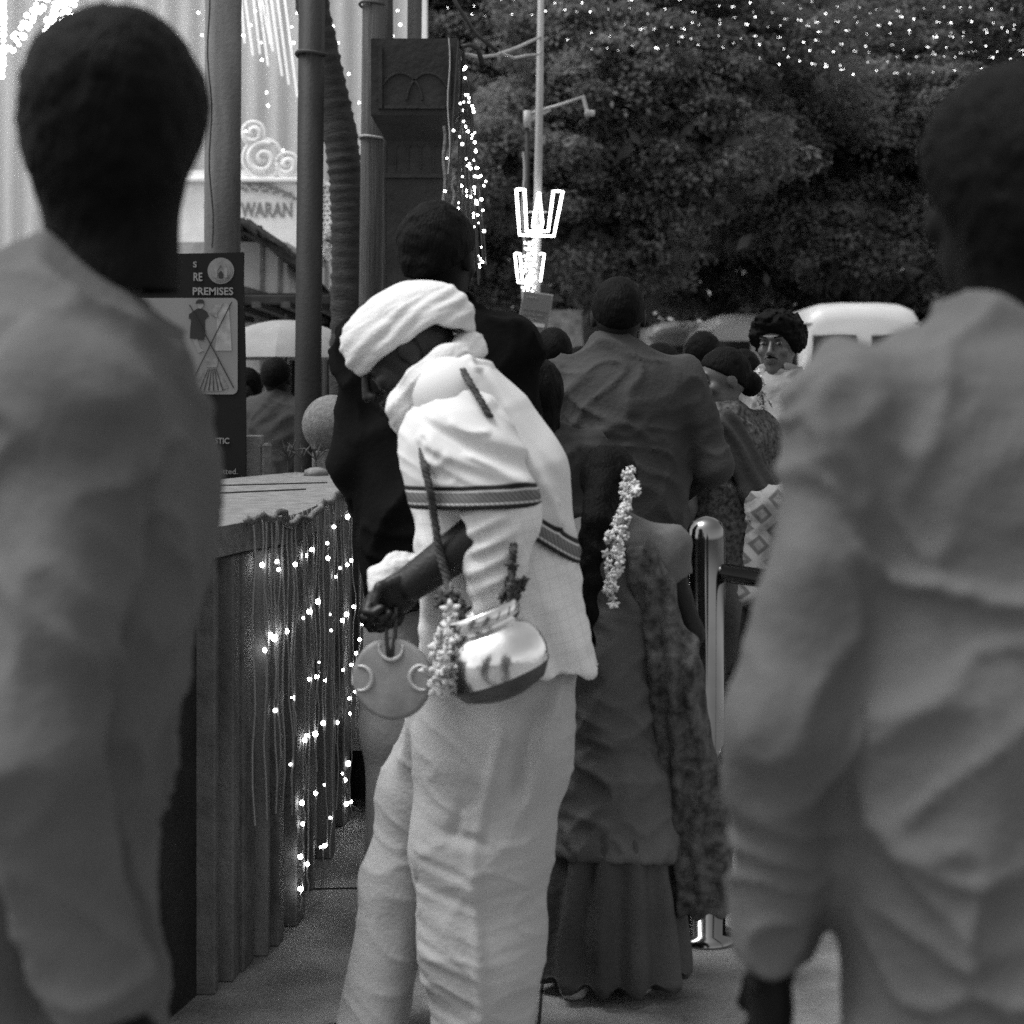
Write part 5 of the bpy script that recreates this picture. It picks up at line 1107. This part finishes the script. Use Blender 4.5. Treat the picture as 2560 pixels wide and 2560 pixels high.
# braided cord over the shoulder
def braid(mm, pts, r, turns):
    pts = [np.array(p) for p in pts]; n = 14; fine = [pts[i] * (1 - t) + pts[i + 1] * t for i in range(len(pts) - 1) for t in np.linspace(0, 1, n, endpoint=False)] + [pts[-1]]
    L = len(fine)
    for ph in (0, 2.09, 4.19):
        q = []
        for i, p_ in enumerate(fine):
            a = i / L * turns * 6.283 + ph; q.append(p_ + np.array([math.cos(a), math.sin(a), 0]) * r)
        mm.tube(q, r * .95, 5)
pot = empty('brass_pot', Wp(1232, 1640, -.30), 'shiny round metal pot slung on a braided cord at his hip', 'pot')
potb = np.array(pot.location)
# ---- pot body, tilted
axp = Vector((-.34, -.04, .94)).normalized(); Rq = Vector((0, 0, 1)).rotation_difference(axp).to_matrix(); pc_ = Wp(1236, 1646, -.30)
prof = [(0, -.072), (.042, -.068), (.076, -.054), (.094, -.028), (.0985, -.002), (.094, .022), (.080, .044), (.064, .057), (.058, .064), (.064, .070), (.070, .088), (.066, .0885), (.060, .070), (.055, .062), (.07, .048), (.088, .02), (.093, -.002), (.088, -.028), (.07, -.05), (0, -.066)]
m = MB(); m.lathe(prof[3:], pc_, 48, Rq); m.build('bowl', MT['brass'], pot, True)
m = MB(); m.lathe([(0, -.0725), (.0425, -.0685), (.0767, -.0545), (.0945, -.0280)], pc_, 48, Rq); m.build('base', MT['brassdark'], pot, True)  # darker colour paints the reflection of dark surroundings on the underside
m = MB(); m.lathe([(.0645, .0655), (.0705, .0665), (.0735, .070), (.0735, .091), (.0705, .094), (.066, .0925)], pc_, 48, Rq); rim = m.build('rim_band', MT['brass'], pot, True)
for q in range(18):
    a = q * 2 * math.pi / 18; d = Vector((math.cos(a), math.sin(a), 0)); t = Vector((-d.y, d.x, 0)); m = MB()
    m.tube([np.array(pc_) + np.array(Rq @ (d * .0735 + Vector((0, 0, .073)) - t * .006)), np.array(pc_) + np.array(Rq @ (d * .0735 + Vector((0, 0, .085)) + t * .006))], .0014, 5); m.build('rim_chasing', MT['brassdark'], rim, base=potb)
m = MB()
braid(m, [Wp(1044, 1075, -.13), Wp(1054, 1110, -.215), Wp(1062, 1170, -.262), Wp(1076, 1230, -.268), Wp(1085, 1290, -.245), Wp(1098, 1380, -.245), Wp(1118, 1450, -.262), Wp(1128, 1500, -.30), Wp(1165, 1560, -.34)], .0044, 13); m.build('cord', MT['flowerdark'], pot, True)
m = MB(); braid(m, [Wp(1288, 1330, -.20), Wp(1283, 1375, -.283), Wp(1280, 1420, -.272), Wp(1278, 1500, -.285), Wp(1290, 1535, -.30)], .0044, 5); m.build('cord', MT['flowerdark'], pot, True)
m = MB(); braid(m, [Wp(1140, 900, -.10), Wp(1156, 925, -.180), Wp(1178, 962, -.212), Wp(1203, 1003, -.226), Wp(1222, 1036, -.232), Wp(1234, 1056, -.18)], .0040, 5); m.build('cord', MT['flowerdark'], pot, True)
def blossoms(root, base, pts, n, spread, size, mat, name, seed):
    rq = np.random.default_rng(seed); pts = [np.array(p) for p in pts]
    mesh = MB()
    for i in range(5): a_ = i * 1.257; mesh.tube([(0, 0, 0), (math.cos(a_) * .55, math.sin(a_) * .55, .25), (math.cos(a_) * 1.0, math.sin(a_) * 1.0, .1)], [.16, .34, .1], 5)
    me = raw_mesh(name, np.array(mesh.v) * size, mesh.f, mat, True)
    for i in range(n):
        t = i / max(1, n - 1) * (len(pts) - 1); j = min(int(t), len(pts) - 2); u = t - j; c_ = pts[j] * (1 - u) + pts[j + 1] * u + rq.normal(size=3) * spread
        o = link(name, me, root, c_ - base); o.rotation_euler = tuple(rq.uniform(0, 6.28, 3)); o.scale = (float(rq.uniform(.8, 1.25)),) * 3
gl = empty('flower_garland', Wp(1110, 1600, -.34), 'string of pale blossoms hanging beside the pot, dark blooms above', 'garland')
glb = np.array(gl.location)
m = MB(); m.tube([Wp(1128, 1455, -.30), Wp(1118, 1600, -.34), Wp(1100, 1715, -.33)], .003, 5); m.build('thread', MT['rope'], gl)
blossoms(gl, glb, [Wp(1128, 1540, -.335), Wp(1112, 1600, -.35), Wp(1110, 1660, -.35), Wp(1102, 1715, -.34)], 44, .011, .016, MT['flower'], 'blossom', 1)
blossoms(gl, glb, [Wp(1122, 1485, -.30), Wp(1128, 1525, -.31)], 12, .008, .015, MT['flowerdark'], 'dark_blossom', 2)
g2 = empty('flower_tuft', Wp(1280, 1470, -.295), 'tuft of dark blooms tied to the cord above the pot rim', 'garland'); blossoms(g2, np.array(g2.location), [Wp(1282, 1450, -.29), Wp(1276, 1490, -.30)], 12, .008, .014, MT['flowerdark'], 'dark_blossom', 3)
# gong disc with ring marks, held by cords from the fist
gc = Wp(980, 1697, -.23); gg = empty('gong', gc, 'flat metal gong disc with pale ring marks dangling from his fist', 'gong')
Rg = Matrix.Rotation(math.pi / 2, 3, 'X'); Rg = Matrix.Rotation(math.radians(-12), 3, 'Z') @ Rg
m = MB(); m.lathe([(0, .006), (.066, .006), (.0735, .004), (.0755, -.001), (.0735, -.005), (.066, -.005), (0, -.005)], gc, 56, Rg); m.build('disc', MT['gong'], gg, True)
for a0_, nm in ((90, 1), (180, 2), (5, 3)):
    a_ = math.radians(a0_); cc = Vector((math.cos(a_), math.sin(a_), 0)) * .0585; arc = []
    for t in np.linspace(math.radians(a0_ + 75), math.radians(a0_ + 285), 22): arc.append(cc + Vector((math.cos(t), math.sin(t), 0)) * .0225)
    m = MB(); m.tube([np.array(gc) + np.array(Rg @ (p_ * 1.0 + Vector((0, 0, .0062)))) for p_ in arc], [.0016 + .0034 * math.sin(math.pi * i / 21) for i in range(22)], 8); m.build('ring_mark', MT['gongmark'], gg, True)
m = MB(); m.tube([Wp(968, 1520, -.22), Wp(966, 1590, -.23), Wp(970, 1640, -.238)], .0042, 6); m.build('cord', MT['flowerdark'], gg, True)
m = MB(); m.tube([Wp(990, 1520, -.22), Wp(988, 1590, -.232), Wp(978, 1642, -.238)], .0042, 6); m.build('cord', MT['flowerdark'], gg, True)
cl = lambda p: U(.012, ell(Wp(962, 1445, -.13), (.030, .05, .024)), ell(Wp(1000, 1412, -.12), (.026, .05, .022)), ell(Wp(1035, 1412, -.12), (.030, .045, .018)), ell(Wp(945, 1465, -.13), (.016, .05, .022)))(p) - .006 * np.abs(vnoise(p * np.array([55, 30, 45]), 4)) - .003 * vnoise(p * 60, 2)
V, Q = nets(cl, Wb(900, 1520, -.22), Wb(1090, 1360, -.03), .004)
tag(obj('white_cloth', V, Q, MT['white']), 'crumpled bright white cloth bunched behind his dark fist', 'cloth')

# ================================================================== THE OTHER PEOPLE
rad_ = math.radians
def at(px, D): return ((px - 1280) / F * D, D)
def garland_on(root, base, pts, n, sp, sz, seed):
    o = empty('flower_garland', pts[0], None, None); return o
# tall man in black just behind the stooping man
person('tall man in black jacket and grey trousers walking behind the stooping man', at(1095, 3.9), rad_(-6), 1.715, shirt=MT['blackcloth'], lower=MT['trousergrey'], hair='short', skin='skindark', sleeve=.96, hem=.78, head=(rad_(-18), rad_(-4)), build=.93, h=.009, arms=(((-.20, .0, 1.11), (-.14, .17, .90)), ((.20, .0, 1.11), (.14, .17, .90))))
# woman or teen with dark hair, only the head shows over the stooping back
person('dark haired girl in dark dress squeezed behind the stooping back', at(1338, 4.42), rad_(4), 1.375, shirt=MT['darkdress'], lower=MT['darkdress'], hair='long', skin='skindark', sleeve=.5, lower_kind='skirt', collar=False, h=.011)
# man in mid grey shirt seen from behind, elbow out
person('man in mid grey collared shirt seen from behind, elbow out', at(1545, 4.95), rad_(-4), 1.625, shirt=MT['greycloth'], lower=MT['trouserdark'], hair='crop', skin='skin', sleeve=.62, hem=.80, build=1.12, h=.009,
       arms=(((-.25, .0, 1.12), (-.2, .2, 1.0)), ((.30, .0, 1.13), (.20, .20, 1.02))), head=(rad_(5), rad_(-3)))
# girl with a jasmine braid
def girl_extra(root, base, place, put, hp, s, Rw):
    path = [place(hp(.105, -.095, .03)[None])[0], place(hp(.11, -.15, -.05)[None])[0], place(hp(.11, -.20, -.15)[None])[0], place(hp(.11, -.21, -.24)[None])[0], place(hp(.095, -.215, -.35)[None])[0]]
    g_ = empty('hair_garland', path[0], 'string of jasmine blossoms pinned along the dark braid of a girl', 'garland')
    mm = MB(); mm.tube(path, .003, 5); mm.build('thread', MT['rope'], g_); blossoms(g_, np.array(g_.location), path, 90, .008, .0125, MT['flower'], 'blossom', 11)
    # long mottled scarf falling from the right shoulder
    sc = U(.03, capf((.13, -.12, 1.36), (.22, -.10, 1.05), .06, .075, (0, 1, 0), .5), capf((.22, -.10, 1.05), (.27, -.02, .62), .08, .10, (0, 1, 0), .6), capf((.27, -.02, .62), (.30, .0, .30), .10, .11, (0, 1, 0), .6))
    sc = cut(sc, (.1, 0, -1), (.28, 0, .26), .01); V, Q = nets(sc, (.0, -.3, .2), (.48, .2, 1.5), .009)
    V = displaced(V, Q, lambda v: .010 * np.sin(v[:, 0] * 95 + 3 * vnoise(v * 6, 2)) + .004 * vnoise(v * 30, 4)); put('scarf', V, Q, MT['dupatta'])
person('small girl in grey tunic and long skirt with a flowered braid', at(1525, 3.62), rad_(-14), 1.165, shirt=MT['tunic'], lower=MT['skirt'], hair='braid', skin='skin', sleeve=.2, hem=.44, lower_kind='skirt', collar=False, h=.008, build=.98, extra=girl_extra, head=(rad_(-10), rad_(-8)), feet='shoe', arms=(((-.23, .0, 1.12), (-.2, .1, .9)), ((.25, .05, 1.12), (.22, .24, 1.02))))
# heads further off
person('man with cropped dark hair standing beyond the grey shirted man', at(1382, 6.5), rad_(10), 1.545, shirt=MT['greycloth'], lower=MT['trouserdark'], hair='crop', skin='skin', h=.013, hands=False)
# woman in printed blouse, profile, flowers at her bun
def woman_extra(root, base, place, put, hp, s, Rw):
    path = [place(hp(.0, -.15, .0)[None])[0], place(hp(.02, -.165, -.10)[None])[0], place(hp(.035, -.16, -.24)[None])[0]]
    g_ = empty('hair_garland', path[0], 'short string of pale flowers hanging from the bun of a woman', 'garland')
    mm = MB(); mm.tube(path, .003, 5); mm.build('thread', MT['rope'], g_); blossoms(g_, np.array(g_.location), path, 34, .008, .013, MT['flower'], 'blossom', 12)
    sr = U(.03, capf((-.10, -.12, 1.40), (.02, -.17, 1.15), .075, .075, (0, 1, 0), .45), capf((.02, -.17, 1.15), (.16, -.14, .85), .075, .09, (0, 1, 0), .45)); V, Q = nets(sr, (-.3, -.35, .7), (.35, .1, 1.5), .01)
    V = displaced(V, Q, lambda v: .007 * np.sin((v[:, 0] * .8 + v[:, 2] * .5) * 110 + 2 * vnoise(v * 6, 3))); put('saree_fold', V, Q, MT['greycloth'])
person('woman in printed blouse and saree turning her head, flowers at her bun', at(1812, 5.35), rad_(38), 1.43, shirt=MT['blouse'], lower=MT['skirt'], hair='bun', skin='skinlight', sleeve=.35, lower_kind='skirt', collar=False, h=.009, extra=woman_extra, head=(rad_(70), rad_(-10)), face=True)
# curly haired young man looking this way
def curly_extra(root, base, place, put, hp, s, Rw):
    mk = lambda p: np.abs(cap((0, -.002, 1.43), (0, .018, 1.52), .078, .070)(p)) - .005
    mk2 = cut(cut(mk, (0, -.5, 1), (0, .05, 1.475)), (0, .5, -1), (0, .05, 1.430)); V, Q = nets(mk2, (-.12, -.12, 1.36), (.12, .14, 1.56), .006); put('mask_strap', V, Q, MT['palecloth'])
person('curly haired young man with moustache in a pale collared shirt', at(1945, 6.1), rad_(168), 1.575, shirt=MT['palecloth'], lower=MT['trouserdark'], hair='curly', skin='skinlight', sleeve=.4, h=.008, face=True, head=(rad_(-14), rad_(-4)), extra=curly_extra)
def mask_extra(root, base, place, put, hp, s, Rw):
    V, Q = nets(lambda p: ell(hp(0, .075, -.055), (.052, .042, .045))(p), hp(0, .07, -.06) - .1, hp(0, .07, -.06) + .1, .006); put('mask', V, Q, MT['mask'])
person('man with a pale face mask behind the grey shirted shoulder', at(1648, 6.9), rad_(60), 1.49, shirt=MT['greycloth'], lower=MT['trouserdark'], hair='short', skin='skinlight', h=.012, hands=False, extra=mask_extra, head=(rad_(30), rad_(-10)))
person('dark haired man standing in front of the grey minibus', at(1758, 7.4), rad_(-20), 1.56, shirt=MT['trouserdark'], lower=MT['trouserdark'], hair='short', skin='skin', h=.013, hands=False)
person('child in diamond print dress beside the polished steel post', at(2035, 4.25), rad_(20), 1.22, shirt=MT['diamond'], lower=MT['trouserdark'], hair='short', skin='skin', sleeve=.62, lower_kind='skirt', collar=False, h=.010, build=1.05)
for (lab, px_, D_, H_, yw, hr, sm) in (('bare headed man in dark shirt between the masked man and the lamp post', 1448, 8.3, 1.53, 12, 'crop', 'greycloth'), ('woman with long dark hair standing before the compound wall', 1700, 8.7, 1.50, -30, 'long', 'darkdress'),
        ('short man with thick hair between the printed blouse and the minibus', 1856, 8.0, 1.50, 25, 'short', 'trouserdark'), ('girl with long hair in dark dress below the tilted notice', 1262, 8.8, 1.40, -8, 'long', 'darkdress'), ('man in pale shirt standing before the white minibus', 1585, 9.6, 1.52, 160, 'short', 'palecloth')):
    person(lab, at(px_, D_), rad_(yw), H_, shirt=MT[sm], lower=MT['trouserdark'], hair=hr, skin='skin', h=.014, hands=False, collar=False)
# under the awning
person('person in dark grey shirt with back turned under the awning', at(690, 8.0), rad_(-15), 1.47, shirt=MT['greycloth'], lower=MT['trouserdark'], hair='crop', skin='skin', h=.013, hands=False, build=1.1)
person('person in pale shirt standing beside the dark shirt under the awning', at(612, 8.3), rad_(120), 1.42, shirt=MT['palecloth'], lower=MT['trouserdark'], hair='short', skin='skin', h=.013, hands=False)
# umbrella held over them
ub = P(715, 800, 8.7); um = empty('umbrella', ub * (1, 1, 0) + (0, 0, 1.0), 'pale open umbrella under the dark awning behind the steel pole', 'umbrella')
for q in range(8):
    m = MB(); V = []; n_ = 7
    for i in range(n_ + 1):
        t = i / n_; r_ = .40 * math.sin(t * 1.25) / math.sin(1.25); z_ = .20 * (math.cos(t * 1.25) - 1) / (1 - math.cos(1.25))
        for j in range(5):
            a = (q + j / 4) * math.pi / 4; sag = 1 - .045 * math.sin(math.pi * j / 4) * t; V.append((ub[0] + r_ * sag * math.cos(a), ub[1] + r_ * sag * math.sin(a), ub[2] + z_))
    m.add(V, [(i * 5 + j, i * 5 + j + 1, i * 5 + j + 6, i * 5 + j + 5) for i in range(n_) for j in range(4)]); m.build('panel', MT['umb'], um, True)
m = MB(); m.tube([ub + (0, 0, .03), ub + (0, 0, -.62), ub + (.02, 0, -.66), ub + (.04, 0, -.63)], .006, 6); m.build('handle', MT['steelpole'], um)

# foreground passers-by, close to the lens
person('passer-by in light grey long sleeved shirt close by the parapet corner', at(-50, 1.68), rad_(-72), 1.565, shirt=MT['shirtleft'], lower=MT['trouserdark'], hair='bushy', skin='skindark', sleeve=.96, hem=.54, head=(rad_(68), rad_(-2)), build=1.32, h=.007, lean=rad_(13), collar=False,
       arms=(((-.26, .02, 1.08), (-.22, .10, .86)), ((.29, .04, 1.06), (.28, .12, .78))), headshift=(0, -.005, .105))
person('passer-by in long grey shirt with hanging sleeves close by the steel post', at(2570, 1.6), rad_(10), 1.535, shirt=MT['shirtright'], lower=MT['trouserdark'], hair='bushy', skin='skindark', sleeve=.96, hem=.50, head=(rad_(12), rad_(-4)), build=1.10, h=.007, headshift=(-.015, 0, .035), collar=False,
       arms=(((-.275, -.02, 1.08), (-.255, .08, .79)), ((.27, -.02, 1.10), (.28, .10, .88))))

# ================================================================== POLISHED STEEL BARRIER
D = 3.95; q0 = P(1765, 0, D); zt = P(0, 1290, D)[2]; r_ = 48 * D / F
br = empty('steel_barrier', (q0[0], D, 0), 'polished steel barrier with a round capped post and pipe rails', 'barrier')
m = MB(); m.lathe([(0.0005, zt), (r_ * .45, zt - .004), (r_ * .8, zt - .014), (r_ * .97, zt - .03), (r_, zt - .055), (r_, .02), (r_ * 1.6, .018), (r_ * 1.6, 0.0)], (q0[0], D, 0), 40); m.build('post', MT['chrome'], br, True)
rz_ = P(0, 1430, D)[2]
for zq in (rz_, rz_ - .42):
    m = MB(); m.tube([(q0[0] + r_ * .8, D - .01, zq), (q0[0] + .30, D - .22, zq - .02), (q0[0] + .62, D - .45, zq - .02)], .022, 16); m.build('rail', MT['chrome'], br, True)
    m = MB(); m.tube([(q0[0] - r_ * .8, D + .02, zq + .06), (q0[0] - .10, D + .30, zq + .07), (q0[0] - .2, D + .9, zq + .07)], .02, 14); m.build('rail', MT['chrome'], br, True)
m = MB(); m.lathe([(.02, rz_ - .02), (.02, 0)], (q0[0] + .62, D - .45, 0), 14); m.build('end_post', MT['chrome'], br, True)
